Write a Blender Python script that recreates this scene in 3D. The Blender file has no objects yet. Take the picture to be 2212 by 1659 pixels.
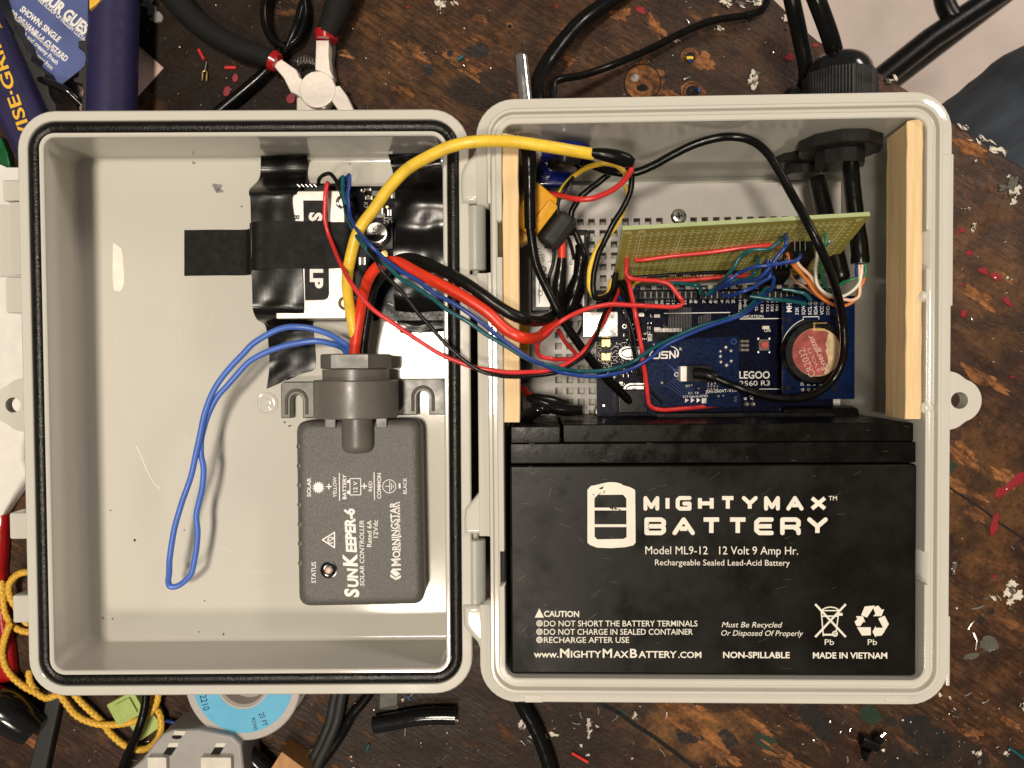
import bpy, bmesh, math, random
from mathutils import Vector, Matrix, noise
random.seed(7)
scene = bpy.context.scene
COL = scene.collection
MM = 0.001
R = math.radians

# ------------------------------------------------------------------ camera, light, exposure
FPX, PCX, PCY = 1660.0, 1106.0, 829.5
RCW = Matrix(((0.9995, 0.00642, 0.03094), (-0.00718, 0.99967, 0.02451), (-0.03077, -0.02472, 0.99922)))
CAM = Vector((-64.6048, 14.1943, 363.383))
cd = bpy.data.cameras.new('camera')
cd.sensor_fit = 'HORIZONTAL'
cd.sensor_width = 6.796
cd.lens = 6.796 * FPX / 2212.0
cd.clip_start = 0.01
cd.clip_end = 20.0
cd.dof.use_dof = True
cd.dof.focus_distance = 0.305
cd.dof.aperture_fstop = 4.0
cam = bpy.data.objects.new('camera', cd)
COL.objects.link(cam)
q = RCW.to_quaternion()
cam.rotation_mode = 'QUATERNION'
cam.rotation_quaternion = q
cam.location = CAM * MM
scene.camera = cam

world = bpy.data.worlds.new('World')
scene.world = world
world.use_nodes = True
bg = world.node_tree.nodes['Background']
bg.inputs[0].default_value = (1.0, 0.92, 0.82, 1)
bg.inputs[1].default_value = 0.155

def area(name, loc, target, size, power, col=(1, 1, 1), size_y=None):
    l = bpy.data.lights.new(name, 'AREA')
    l.energy = power
    l.color = col
    l.size = size
    if size_y:
        l.shape = 'RECTANGLE'
        l.size_y = size_y
    o = bpy.data.objects.new(name, l)
    COL.objects.link(o)
    o.location = Vector(loc) * MM
    d = (Vector(target) - Vector(loc)).normalized()
    o.rotation_mode = 'QUATERNION'
    o.rotation_quaternion = d.to_track_quat('-Z', 'Y')
    return o

area('ceiling_lamp', (-245, 30, 1750), (-40, 0, 50), 0.20, 21.5, (1.0, 0.895, 0.75))
area('bench_lamp', (-285, -690, 1750), (-40, 0, 50), 0.20, 11.5, (1.0, 0.87, 0.73))
area('floor_fill_light', (1150, 950, 800), (950, 800, -760), 0.5, 16.0, (1.0, 0.86, 0.78))  # added fill light without a fixture, brightens the floor beyond the bench
scene.view_settings.view_transform = 'Standard'
scene.view_settings.look = 'None'
scene.view_settings.exposure = 0.0
scene.view_settings.gamma = 1.0
scene.view_settings.use_curve_mapping = False
scene.cycles.use_denoising = True
scene.cycles.max_bounces = 6
scene.cycles.sample_clamp_indirect = 4.0

# ------------------------------------------------------------------ coordinates (all in millimetres; photo measured at 2212 x 1659)
def ray(px, py):
    return RCW @ Vector(((px - PCX) / FPX, -(py - PCY) / FPX, -1.0))

def W(px, py, z):
    d = ray(px, py)
    return CAM + d * ((z - CAM.z) / d.z)

LROT = Matrix(((0.99945, 0.0019, 0.03307), (-0.00185, 1.0, -0.00148), (-0.03308, 0.00142, 0.99945)))
LORG = Vector((-172.432, -0.0696, 80.165))
LINV = LROT.transposed()

def L(px, py, h):
    d = LINV @ ray(px, py)
    c = LINV @ (CAM - LORG)
    return c + d * ((h - c.z) / d.z)

def FW(z):
    return lambda x, y: W(x, y, z)

def FL(h):
    return lambda x, y: L(x, y, h)

def FP(o, n):
    def f(x, y):
        d = ray(x, y)
        return CAM + d * ((o - CAM).dot(n) / d.dot(n))
    return f

def pxmm(z):
    return FPX / (CAM.z - z)

# ------------------------------------------------------------------ materials
def lin(c):
    return tuple((v / 255 / 12.92 if v / 255 <= 0.04045 else ((v / 255 + 0.055) / 1.055) ** 2.4) for v in c)

class NT:
    def __init__(s, name):
        s.m = bpy.data.materials.new(name)
        s.m.use_nodes = True
        s.t = s.m.node_tree
        s.b = s.t.nodes['Principled BSDF']
    def n(s, t, **kw):
        o = s.t.nodes.new(t)
        for k, v in kw.items():
            setattr(o, k, v)
        return o
    def set(s, sock, v):
        if hasattr(v, 'is_linked') or isinstance(v, bpy.types.NodeSocket):
            s.t.links.new(v, sock)
        else:
            sock.default_value = v
    def coords(s, scale=(1, 1, 1), rot=(0, 0, 0), kind='Object'):
        out = s.n('ShaderNodeTexCoord').outputs[kind]
        for a, b in ((rot, (1, 1, 1)), ((0, 0, 0), scale)):
            mp = s.n('ShaderNodeMapping')
            mp.inputs['Scale'].default_value = b
            mp.inputs['Rotation'].default_value = a
            s.t.links.new(out, mp.inputs[0])
            out = mp.outputs[0]
        return out
    def noise(s, vec, scale, detail=4, rough=0.6, dist=0.0):
        o = s.n('ShaderNodeTexNoise')
        s.t.links.new(vec, o.inputs['Vector'])
        o.inputs['Scale'].default_value = scale
        o.inputs['Detail'].default_value = detail
        o.inputs['Roughness'].default_value = rough
        o.inputs['Distortion'].default_value = dist
        return o.outputs[0]
    def ramp(s, fac, *stops):
        o = s.n('ShaderNodeValToRGB')
        e = o.color_ramp.elements
        while len(e) < len(stops):
            e.new(0.5)
        for i, (p, c) in enumerate(stops):
            e[i].position = p
            e[i].color = (c, c, c, 1) if isinstance(c, (int, float)) else tuple(c) + (1,)
        s.t.links.new(fac, o.inputs[0])
        return o.outputs[0]
    def mix(s, fac, a, b, mode='MIX'):
        o = s.n('ShaderNodeMix', data_type='RGBA', blend_type=mode)
        s.set(o.inputs[0], fac)
        for k, v in ((6, a), (7, b)):
            s.set(o.inputs[k], tuple(v) + (1,) if isinstance(v, tuple) and len(v) == 3 else v)
        return o.outputs[2]
    def math(s, op, a, b=0.0):
        o = s.n('ShaderNodeMath', operation=op)
        s.set(o.inputs[0], a)
        s.set(o.inputs[1], b)
        return o.outputs[0]
    def bump(s, h, strength, dist=0.001):
        o = s.n('ShaderNodeBump')
        o.inputs['Strength'].default_value = strength
        o.inputs['Distance'].default_value = dist
        s.t.links.new(h, o.inputs['Height'])
        s.t.links.new(o.outputs[0], s.b.inputs['Normal'])

def mat(name, col, rough=0.5, metal=0.0, spec=0.5, var=0.12, vscale=120, bump=0.0, bscale=900, coat=0.0, rvar=0.1):
    k = NT(name)
    v = k.coords()
    c = k.noise(v, vscale, 5)
    dark = tuple(x * (1 - var) for x in col)
    lite = tuple(min(1, x * (1 + var)) for x in col)
    k.set(k.b.inputs['Base Color'], k.ramp(c, (0.3, dark), (0.7, lite)))
    rr = k.ramp(k.noise(v, vscale * 2.3, 4), (0.3, max(0.03, rough - rvar)), (0.7, min(1, rough + rvar)))
    k.set(k.b.inputs['Roughness'], rr)
    k.b.inputs['Metallic'].default_value = metal
    k.b.inputs['Specular IOR Level'].default_value = spec
    k.b.inputs['Coat Weight'].default_value = coat
    if bump:
        k.bump(k.noise(v, bscale, 3), bump, 0.0005)
    return k.m

M = {}
M['plastic'] = mat('grey_plastic', (0.55, 0.53, 0.47), 0.105, spec=0.45, var=0.025, vscale=14, bump=0.015, bscale=1800, rvar=0.03)
M['plastic_dark'] = mat('grey_hinge_plastic', (0.36, 0.36, 0.32), 0.36, var=0.04)
M['gasket'] = mat('black_rubber', (0.0055, 0.0045, 0.0035), 0.30, spec=0.25, bump=0.35, bscale=1200, rvar=0.12)
M['panelgrey'] = mat('grey_panel_plastic', (0.50, 0.47, 0.44), 0.55, var=0.06)
M['battery'] = mat('black_battery_plastic', (0.0055, 0.0048, 0.0034), 0.36, spec=0.16, var=0.3, vscale=30, bump=0.05, bscale=2500, rvar=0.14)
M['batcap'] = mat('black_battery_cap_plastic', (0.004, 0.0032, 0.0025), 0.30, spec=0.12, var=0.2, vscale=60, bump=0.06, rvar=0.15)
M['print'] = mat('cream_ink', (0.72, 0.68, 0.58), 0.6, var=0.06)
M['printw'] = mat('white_ink', (0.82, 0.80, 0.76), 0.6, var=0.04)
M['ctrl'] = mat('warm_grey_textured_plastic', (0.088, 0.083, 0.074), 0.5, var=0.26, vscale=1100, bump=0.35, bscale=1300)
M['ctrl2'] = mat('warm_grey_smooth_plastic', (0.112, 0.104, 0.088), 0.38, var=0.08, vscale=60)
M['tape'] = mat('black_vinyl_tape', (0.005, 0.0045, 0.004), 0.24, spec=0.35, var=0.1, vscale=40, bump=0.10, bscale=90, rvar=0.05)
M['tape_flat'] = mat('black_matte_vinyl', (0.0075, 0.0068, 0.006), 0.6, spec=0.15, var=0.1, bump=0.1, bscale=2000)
M['steel'] = mat('brushed_steel_can', (0.50, 0.46, 0.40), 0.42, metal=0.75, var=0.08, vscale=300)
M['chrome'] = mat('bright_metal', (0.80, 0.78, 0.74), 0.18, metal=1.0)
M['usb'] = mat('tinned_metal', (0.85, 0.82, 0.78), 0.25, metal=0.9, var=0.04)
M['pcb'] = mat('dark_blue_circuit_board', (0.0016, 0.0026, 0.0135), 0.28, spec=0.10, var=0.35, vscale=500)
M['pcbblack'] = mat('black_circuit_board', (0.0022, 0.0024, 0.006), 0.25, spec=0.1, var=0.3, vscale=400)
M['pcbblue'] = mat('blue_circuit_board', (0.0017, 0.0082, 0.040), 0.28, spec=0.12, var=0.25, vscale=300)
M['perf'] = mat('olive_green_board', (0.27, 0.235, 0.048), 0.5, var=0.14, vscale=60)
M['perfedge'] = mat('pale_green_board_edge', (0.36, 0.42, 0.20), 0.6, var=0.1)
M['perfpad'] = mat('tinned_pads', (0.60, 0.56, 0.27), 0.4, metal=0.2)
M['black'] = mat('black_plastic', (0.0045, 0.0045, 0.0042), 0.33, spec=0.2, var=0.2, bump=0.04)
M['blackgloss'] = mat('glossy_black_plastic', (0.006, 0.006, 0.006), 0.14, var=0.2, rvar=0.06)
M['cable'] = mat('black_cable_jacket', (0.004, 0.0038, 0.0034), 0.24, spec=0.22, var=0.2, bump=0.05, bscale=600)
M['wblack'] = mat('black_wire', (0.005, 0.005, 0.0045), 0.30, spec=0.28, var=0.2)
M['wred'] = mat('red_wire', (0.62, 0.032, 0.030), 0.34, var=0.1)
M['wredthick'] = mat('orange_red_wire', (0.68, 0.035, 0.010), 0.36, var=0.07)
M['wyellow'] = mat('yellow_wire', (0.80, 0.53, 0.045), 0.36, var=0.16, vscale=160)
M['wblue'] = mat('blue_wire', (0.012, 0.042, 0.22), 0.32, var=0.1)
M['wteal'] = mat('teal_wire', (0.006, 0.085, 0.10), 0.32, var=0.1)
M['wloop'] = mat('light_blue_wire', (0.062, 0.15, 0.52), 0.36, var=0.06)
M['worange'] = mat('orange_wire', (0.56, 0.17, 0.03), 0.4)
M['wpeach'] = mat('peach_white_wire', (0.74, 0.48, 0.33), 0.4)
M['wwhite'] = mat('white_wire', (0.75, 0.73, 0.62), 0.4)
M['wgreen'] = mat('green_wire', (0.012, 0.16, 0.07), 0.4)
M['wbrown'] = mat('brown_wire', (0.22, 0.11, 0.06), 0.4)
M['xt'] = mat('amber_yellow_plastic', (0.74, 0.36, 0.02), 0.4, var=0.12)
M['label'] = mat('white_label', (0.86, 0.83, 0.79), 0.35, var=0.05)
M['labelblack'] = mat('black_label_ink', (0.010, 0.009, 0.008), 0.5, spec=0.15)
M['residue'] = mat('pale_adhesive_residue', (0.78, 0.75, 0.67), 0.5, var=0.08, vscale=200)
M['gold'] = mat('gold_plating', (0.80, 0.56, 0.20), 0.3, metal=0.9)
M['solder'] = mat('solder', (0.62, 0.58, 0.54), 0.3, metal=0.8)
M['coinred'] = mat('worn_red_ink', (0.42, 0.105, 0.090), 0.30, metal=0.5, var=0.3)
M['cointan'] = mat('tarnished_coin_metal', (0.66, 0.49, 0.29), 0.38, metal=0.55, var=0.15)
M['pinkprint'] = mat('pale_pink_ink', (0.55, 0.33, 0.28), 0.5)
M['redbtn'] = mat('red_button_plastic', (0.42, 0.05, 0.035), 0.5)
M['bluegloss'] = mat('glossy_blue_plastic', (0.005, 0.014, 0.14), 0.16, var=0.25, coat=0.3)
M['toolblue'] = mat('navy_tool_grip', (0.018, 0.0155, 0.060), 0.55, spec=0.3, var=0.1, bump=0.12, bscale=1800)
M['toolblack'] = mat('black_rubber_grip', (0.014, 0.014, 0.013), 0.6, bump=0.25, bscale=1500)
M['nutblack'] = mat('satin_black_nylon', (0.011, 0.0105, 0.010), 0.36, spec=0.35, var=0.2)
M['toolyellow'] = mat('yellow_tool_lettering', (0.75, 0.43, 0.03), 0.5)
M['plier'] = mat('nickel_plated_steel', (0.78, 0.71, 0.64), 0.5, metal=0.15, var=0.07, vscale=500)
M['foam'] = mat('black_foam_grip', (0.009, 0.009, 0.0085), 0.75, spec=0.2, var=0.25, vscale=900, bump=0.4, bscale=1500)
M['redgloss'] = mat('glossy_red_plastic', (0.36, 0.008, 0.010), 0.2)
M['rubyred'] = mat('dull_red_flake', (0.30, 0.020, 0.035), 0.55, var=0.3, vscale=400)
M['navycard'] = mat('navy_blue_card', (0.085, 0.115, 0.29), 0.5, var=0.2, vscale=25)
M['photo'] = mat('pink_tan_print', (0.46, 0.33, 0.29), 0.4, var=0.35, vscale=45)
M['towel'] = mat('white_paper_towel', (0.80, 0.76, 0.71), 0.9, var=0.05, bump=0.6, bscale=260)
M['greengloss'] = mat('green_plastic', (0.006, 0.10, 0.03), 0.3)
M['lime'] = mat('lime_plastic', (0.36, 0.46, 0.13), 0.5, var=0.1)
M['rope'] = mat('golden_yellow_nylon', (0.72, 0.42, 0.045), 0.42, var=0.2, vscale=700)
M['cyan'] = mat('cyan_label', (0.105, 0.42, 0.64), 0.5, var=0.05)
M['spool'] = mat('grey_spool_plastic', (0.44, 0.40, 0.37), 0.5, var=0.06)
M['socketgrey'] = mat('grey_outlet_plastic', (0.33, 0.315, 0.30), 0.45, var=0.06)
M['cream'] = mat('cream_plastic', (0.64, 0.60, 0.52), 0.5)
M['olive'] = mat('olive_film', (0.06, 0.06, 0.04), 0.5)
M['grey'] = mat('grey_scrap', (0.22, 0.21, 0.20), 0.7, var=0.2)
M['glue'] = mat('translucent_hot_glue', (0.62, 0.58, 0.50), 0.2)
M['led'] = mat('cream_led_lens', (0.66, 0.46, 0.34), 0.3)
M['paintwhite'] = mat('dried_cream_paint', (0.60, 0.54, 0.45), 0.6, var=0.2, vscale=400, bump=0.4)
M['paintred'] = mat('dried_red_paint', (0.30, 0.012, 0.022), 0.5, var=0.3, vscale=300)
M['paintdark'] = mat('dark_grey_stain', (0.016, 0.015, 0.015), 0.5, var=0.3, vscale=200)
M['paintgreen'] = mat('dark_green_paint', (0.018, 0.042, 0.026), 0.5, var=0.2)
M['paintgrey'] = mat('grey_paint', (0.12, 0.12, 0.10), 0.6, var=0.2)
M['crack'] = mat('dark_gap', (0.003, 0.0025, 0.002), 0.9)
M['clip'] = mat('shiny_clippings', (0.85, 0.82, 0.78), 0.2, metal=0.9)

def wood(name, light, dark, sy=1.0):
    k = NT(name)
    v = k.coords(scale=(260, 14, 260))
    n1 = k.noise(v, 1.0, 5, 0.6, 0.6)
    v2 = k.coords(scale=(1400, 40, 1400))
    n2 = k.noise(v2, 1.0, 3)
    c = k.ramp(n1, (0.25, dark), (0.75, light))
    k.set(k.b.inputs['Base Color'], k.mix(k.ramp(n2, (0.38, 0.0), (0.75, 0.6)), c, dark))
    k.b.inputs['Roughness'].default_value = 0.6
    k.bump(n2, 0.2, 0.0004)
    return k.m
M['pine'] = wood('pale_pine', (0.86, 0.66, 0.38), (0.62, 0.42, 0.20))
M['oak'] = wood('tan_offcut_wood', (0.55, 0.30, 0.11), (0.32, 0.14, 0.045))

def bench_mat(name, cover, tint=None):
    """cover: how much of the varnish is worn through (0 plain bench, 1 a worn mark)"""
    k = NT(name)
    ang = R(33)
    g = k.coords(scale=(22, 105, 40), rot=(0, 0, ang))
    g2 = k.coords(scale=(90, 620, 100), rot=(0, 0, ang))
    o = k.coords()
    st = k.coords(scale=(34, 110, 40), rot=(0, 0, ang))
    grain = k.noise(g, 1.0, 7, 0.68, 1.2)
    fine = k.noise(g2, 1.0, 5, 0.65, 0.4)
    grit = k.noise(o, 420, 4, 0.7)
    base = k.ramp(grain, (0.30, (0.018, 0.0066, 0.0030)), (0.52, (0.056, 0.0245, 0.0125)), (0.76, (0.135, 0.064, 0.0300)))
    base = k.mix(k.ramp(fine, (0.30, 0.65), (0.55, 0.0)), base, (0.012, 0.006, 0.004))
    blot = k.noise(o, 7.0, 5, 0.6, 0.8)
    base = k.mix(k.ramp(blot, (0.46, 0.0), (0.60, 0.80)), base, (0.020, 0.0155, 0.0125))
    gold = k.noise(k.coords(scale=(5, 9, 9), rot=(0, 0, ang)), 1.0, 3)
    base = k.mix(k.math('MULTIPLY', k.ramp(gold, (0.45, 0.0), (0.62, 0.75)), k.ramp(fine, (0.40, 0.15), (0.62, 1.0))), base, (0.16, 0.072, 0.024))
    def region(px, py, rx, ry, col, amt, nz=0.5):
        c = W(px, py, 0) * MM
        mp = k.n('ShaderNodeMapping')
        mp.inputs['Location'].default_value = (-c.x / rx, -c.y / ry, 0)
        mp.inputs['Scale'].default_value = (1 / rx, 1 / ry, 0)
        k.t.links.new(o, mp.inputs[0])
        ln = k.n('ShaderNodeVectorMath', operation='LENGTH')
        k.t.links.new(mp.outputs[0], ln.inputs[0])
        d = k.math('ADD', ln.outputs['Value'], k.math('MULTIPLY', k.math('ADD', k.noise(o, 26, 6, 0.65), -0.5), nz * 2.2))
        return k.mix(k.ramp(d, (0.80, amt), (1.12, 0.0)), base, col)
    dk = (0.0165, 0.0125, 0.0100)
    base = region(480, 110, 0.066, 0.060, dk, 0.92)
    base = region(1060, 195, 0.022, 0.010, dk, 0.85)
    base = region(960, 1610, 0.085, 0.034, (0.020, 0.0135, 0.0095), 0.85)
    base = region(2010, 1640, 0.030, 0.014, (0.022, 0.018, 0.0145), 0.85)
    base = region(1515, 1580, 0.030, 0.014, (0.22, 0.100, 0.030), 0.75, 0.9)
    base = region(2130, 1080, 0.022, 0.045, (0.15, 0.068, 0.022), 0.55, 0.9)
    base = region(2130, 600, 0.022, 0.040, (0.13, 0.060, 0.021), 0.5, 0.9)
    worn = k.noise(st, 1.0, 8, 0.7, 1.0)
    wcol = k.ramp(fine, (0.32, (0.12, 0.040, 0.012)), (0.66, (0.40, 0.165, 0.050)))
    if cover:
        wm = k.ramp(worn, (0.34, 0.0), (0.46, 1.0))
    else:
        wm = k.math('MULTIPLY', k.ramp(worn, (0.55, 0.0), (0.66, 0.9)), k.ramp(k.noise(o, 16.0, 3, 0.5), (0.46, 0.0), (0.62, 1.0)))
    base = k.mix(wm, base, wcol)
    scr = k.ramp(k.noise(k.coords(scale=(26, 1100, 60), rot=(0, 0, R(38))), 1.0, 3), (0.69, 0.0), (0.78, 0.5))
    base = k.mix(scr, base, (0.20, 0.095, 0.045))
    vo = k.n('ShaderNodeTexVoronoi')
    k.t.links.new(o, vo.inputs['Vector'])
    vo.inputs['Scale'].default_value = 230
    sp = k.math('MULTIPLY', k.ramp(vo.outputs['Distance'], (0.04, 1.0), (0.10, 0.0)), k.ramp(k.noise(o, 30, 3), (0.60, 0.0), (0.68, 0.8)))
    mot = k.noise(o, 75, 5, 0.7)
    base = k.mix(k.ramp(mot, (0.40, 0.7), (0.56, 0.0)), base, (0.021, 0.0105, 0.0062))
    base = k.mix(sp, base, (0.42, 0.36, 0.29))
    base = k.mix(k.ramp(grit, (0.35, 0.45), (0.55, 0.0)), base, (0.012, 0.007, 0.005))
    if tint:
        base = k.mix(k.ramp(k.noise(o, 260, 5, 0.7), (0.28, 0.35), (0.5, 0.92)), base, tint)
    k.set(k.b.inputs['Base Color'], base)
    rr = k.ramp(k.noise(o, 80, 5), (0.35, 0.32), (0.65, 0.58))
    k.set(k.b.inputs['Roughness'], k.math('ADD', rr, k.math('MULTIPLY', wm, 0.2)))
    k.b.inputs['Specular IOR Level'].default_value = 0.22
    h = k.math('ADD', k.math('MULTIPLY', grain, 0.5), k.math('ADD', k.math('MULTIPLY', fine, 0.6), k.math('ADD', k.math('MULTIPLY', wm, -0.5), k.math('MULTIPLY', grit, 0.4))))
    k.bump(h, 0.7, 0.0010)
    return k.m
M['bench'] = bench_mat('stained_workbench_wood', 0)
M['bare'] = bench_mat('worn_through_workbench_wood', 1)
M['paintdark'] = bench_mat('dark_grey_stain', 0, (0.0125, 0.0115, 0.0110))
M['paintgreen'] = bench_mat('dark_green_paint', 0, (0.014, 0.036, 0.022))
M['paintgrey'] = bench_mat('grey_paint', 0, (0.10, 0.10, 0.082))
M['paintred'] = bench_mat('dried_red_paint', 0, (0.27, 0.012, 0.024))
M['floor'] = mat('pale_concrete', (0.62, 0.53, 0.47), 0.8, var=0.14, vscale=6, bump=0.1)
def denim():
    k = NT('dark_blue_denim')
    v = k.coords(scale=(900, 900, 900), rot=(0, 0, R(40)))
    w = k.n('ShaderNodeTexWave')
    k.t.links.new(v, w.inputs[0]); w.inputs['Scale'].default_value = 1.2; w.inputs['Distortion'].default_value = 1.5
    n = k.noise(k.coords(scale=(20, 90, 60), rot=(0, 0, R(-30))), 1.0, 5)
    c = k.ramp(n, (0.3, (0.010, 0.014, 0.021)), (0.7, (0.042, 0.056, 0.076)))
    k.set(k.b.inputs['Base Color'], k.mix(k.math('MULTIPLY', w.outputs[1], 0.3), c, (0.06, 0.066, 0.075)))
    k.b.inputs['Roughness'].default_value = 0.9
    return k.m
M['denim'] = denim()

# ------------------------------------------------------------------ mesh builder
class MB:
    def __init__(s):
        s.v, s.f, s.mi, s.mats, s.k = [], [], [], [], 0
    def m(s, name):
        if name not in s.mats:
            s.mats.append(name)
        return s.mats.index(name)
    def add(s, vs, fs, mt):
        b = len(s.v)
        i = s.m(mt)
        s.v += [Vector(p) for p in vs]
        for f in fs:
            s.f.append(tuple(b + k for k in f))
            s.mi.append(i)
        return s
    def add_bm(s, bm, mt, mx=None):
        bm.verts.index_update()
        vs = [(mx @ v.co) if mx else v.co.copy() for v in bm.verts]
        s.add(vs, [[v.index for v in f.verts] for f in bm.faces], mt)
        bm.free()
        return s
    def box(s, c, size, mt, bevel=0.0, seg=2, mx=None):
        bm = bmesh.new()
        bmesh.ops.create_cube(bm, size=1.0)
        for v in bm.verts:
            v.co = Vector((v.co.x * size[0], v.co.y * size[1], v.co.z * size[2]))
        if bevel:
            bmesh.ops.bevel(bm, geom=bm.edges[:], offset=bevel, segments=seg, affect='EDGES', profile=0.5)
        t = Matrix.Translation(Vector(c))
        return s.add_bm(bm, mt, t @ mx if mx else t)
    def prism(s, pts, z0, z1, mt, bevel=0.0, seg=2):
        """pts: list of Vector/tuple (x, y[, z ignored]) in mm"""
        bm = bmesh.new()
        lo = [bm.verts.new((p[0], p[1], z0)) for p in pts]
        hi = [bm.verts.new((p[0], p[1], z1)) for p in pts]
        n = len(pts)
        bt = bm.faces.new(lo)
        tp = bm.faces.new(hi)
        for i in range(n):
            bm.faces.new((lo[i], lo[(i + 1) % n], hi[(i + 1) % n], hi[i]))
        bmesh.ops.recalc_face_normals(bm, faces=bm.faces[:])
        if bevel:
            bmesh.ops.bevel(bm, geom=list(tp.edges), offset=bevel, segments=seg, affect='EDGES', profile=0.5)
        return s.add_bm(bm, mt)
    def loft(s, loops, mt, close=True, cap0=False, cap1=False):
        n = len(loops[0])
        vs = [Vector(p) for lp in loops for p in lp]
        fs = []
        for a in range(len(loops) - 1):
            for i in range(n if close else n - 1):
                j = (i + 1) % n
                fs.append((a * n + i, a * n + j, (a + 1) * n + j, (a + 1) * n + i))
        if cap0:
            fs.append(tuple(range(n - 1, -1, -1)))
        if cap1:
            fs.append(tuple((len(loops) - 1) * n + i for i in range(n)))
        return s.add(vs, fs, mt)
    def tube(s, path, r, mt, seg=10, caps=True):
        """path: Vectors; r: number or list"""
        n = len(path)
        rs = r if isinstance(r, (list, tuple)) else [r] * n
        t0 = (path[1] - path[0]).normalized()
        up = Vector((0, 0, 1)) if abs(t0.z) < 0.9 else Vector((1, 0, 0))
        a = t0.cross(up).normalized()
        loops = []
        for i in range(n):
            t = (path[min(i + 1, n - 1)] - path[max(i - 1, 0)])
            if t.length < 1e-9:
                t = t0
            t.normalize()
            a = (a - t * a.dot(t)).normalized()
            b = t.cross(a)
            loops.append([path[i] + (a * math.cos(2 * math.pi * k / seg) + b * math.sin(2 * math.pi * k / seg)) * rs[i] for k in range(seg)])
        return s.loft(loops, mt, True, caps, caps)
    def cyl(s, p0, p1, r, mt, seg=24, r1=None):
        return s.tube([Vector(p0), Vector(p1)], [r, r if r1 is None else r1], mt, seg)
    def lathe(s, o, axis, prof, mt, seg=32, caps=True):
        """prof: [(dist along axis, radius)]"""
        o = Vector(o); ax = Vector(axis).normalized()
        up = Vector((0, 0, 1)) if abs(ax.z) < 0.9 else Vector((1, 0, 0))
        a = ax.cross(up).normalized(); b = ax.cross(a)
        loops = [[o + ax * d + (a * math.cos(2 * math.pi * k / seg) + b * math.sin(2 * math.pi * k / seg)) * r for k in range(seg)] for d, r in prof]
        return s.loft(loops, mt, True, caps, caps)
    # ---- flat marks drawn in photo pixels and laid on a surface by F
    def flat(s, F, pts, mt):
        s.k += 1
        e = Vector((0, 0, (s.k % 11) * 0.007))
        return s.add([F(*p) + e for p in pts], [tuple(range(len(pts)))], mt)
    def line(s, F, pts, w, mt, rnd=False, close=False):
        ps = [Vector((p[0], p[1])) for p in pts]
        if close:
            ps.append(ps[0])
        for a, b in zip(ps, ps[1:]):
            d = (b - a)
            if d.length < 1e-6:
                continue
            d.normalize()
            n = Vector((-d.y, d.x)) * (w / 2)
            s.flat(F, [a + n, b + n, b - n, a - n], mt)
        if rnd:
            for p in ps:
                s.disc(F, p, w / 2, mt, 10)
        return s
    def disc(s, F, c, r, mt, n=20, ry=None):
        return s.flat(F, [(c[0] + r * math.cos(2 * math.pi * k / n), c[1] + (ry or r) * math.sin(2 * math.pi * k / n)) for k in range(n)], mt)
    def ring(s, F, c, r0, r1, mt, n=28, a0=0, a1=360):
        k = [(R(a0 + (a1 - a0) * i / n)) for i in range(n + 1)]
        for p, q in zip(k, k[1:]):
            s.flat(F, [(c[0] + r * math.cos(t), c[1] + r * math.sin(t)) for r, t in ((r0, p), (r1, p), (r1, q), (r0, q))], mt)
        return s
    def text(s, F, body, p0, p1, cap, mt, bold=0.0, shear=0.0, flip=False, spacing=1.0):
        """baseline from p0 to p1 in photo pixels (text fills it), capital height cap"""
        vs, fs, w, H = glyphs(body, bold, shear, spacing)
        p0 = Vector(p0[:2]); p1 = Vector(p1[:2])
        d = (p1 - p0); ln = d.length; d.normalize()
        u = Vector((d.y, -d.x))
        out = []
        for x, y in vs:
            p = p0 + d * (x / w * ln) + u * (y / H * cap)
            out.append(F(p.x, p.y))
        return s.add(out, fs, mt)

_gc = {}
def glyphs(body, bold, shear, spacing=1.0):
    key = (body, bold, shear, spacing)
    if key in _gc:
        return _gc[key]
    def mk(t):
        c = bpy.data.curves.new('t', 'FONT')
        c.body = t
        c.size = 1.0
        c.offset = bold
        c.shear = shear
        c.space_character = spacing
        c.resolution_u = 3
        o = bpy.data.objects.new('t', c)
        me = bpy.data.meshes.new_from_object(o)
        r = ([(v.co.x, v.co.y) for v in me.vertices], [tuple(p.vertices) for p in me.polygons])
        bpy.data.objects.remove(o); bpy.data.curves.remove(c); bpy.data.meshes.remove(me)
        return r
    hv, _ = mk('H')
    H = max(p[1] for p in hv)
    v, f = mk(body)
    x0 = min(p[0] for p in v); x1 = max(p[0] for p in v)
    _gc[key] = ([(p[0] - x0, p[1]) for p in v], f, x1 - x0, H)
    return _gc[key]

def rrect(x0, x1, y0, y1, r, z=0.0, n=8):
    r = max(0.05, min(r, (x1 - x0) / 2, (y1 - y0) / 2))
    out = []
    for cx, cy, a in ((x1 - r, y1 - r, 0), (x0 + r, y1 - r, 90), (x0 + r, y0 + r, 180), (x1 - r, y0 + r, 270)):
        for i in range(n + 1):
            t = R(a + 90 * i / n)
            out.append(Vector((cx + r * math.cos(t), cy + r * math.sin(t), z)))
    return out

def smooth(pts, sub=7):
    """Catmull-Rom through Vectors"""
    p = [pts[0] * 2 - pts[1]] + list(pts) + [pts[-1] * 2 - pts[-2]]
    out = []
    for i in range(1, len(p) - 2):
        a, b, c, d = p[i - 1], p[i], p[i + 1], p[i + 2]
        for k in range(sub):
            t = k / sub
            out.append(0.5 * ((2 * b) + (c - a) * t + (2 * a - 5 * b + 4 * c - d) * t * t + (3 * b - a - 3 * c + d) * t ** 3))
    out.append(p[-2])
    return out

AT = {}
def tag(o, label, cat, group=None, kind=None):
    if label: o['label'] = label
    if cat: o['category'] = cat
    if group: o['group'] = group
    if kind: o['kind'] = kind
    return o

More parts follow.
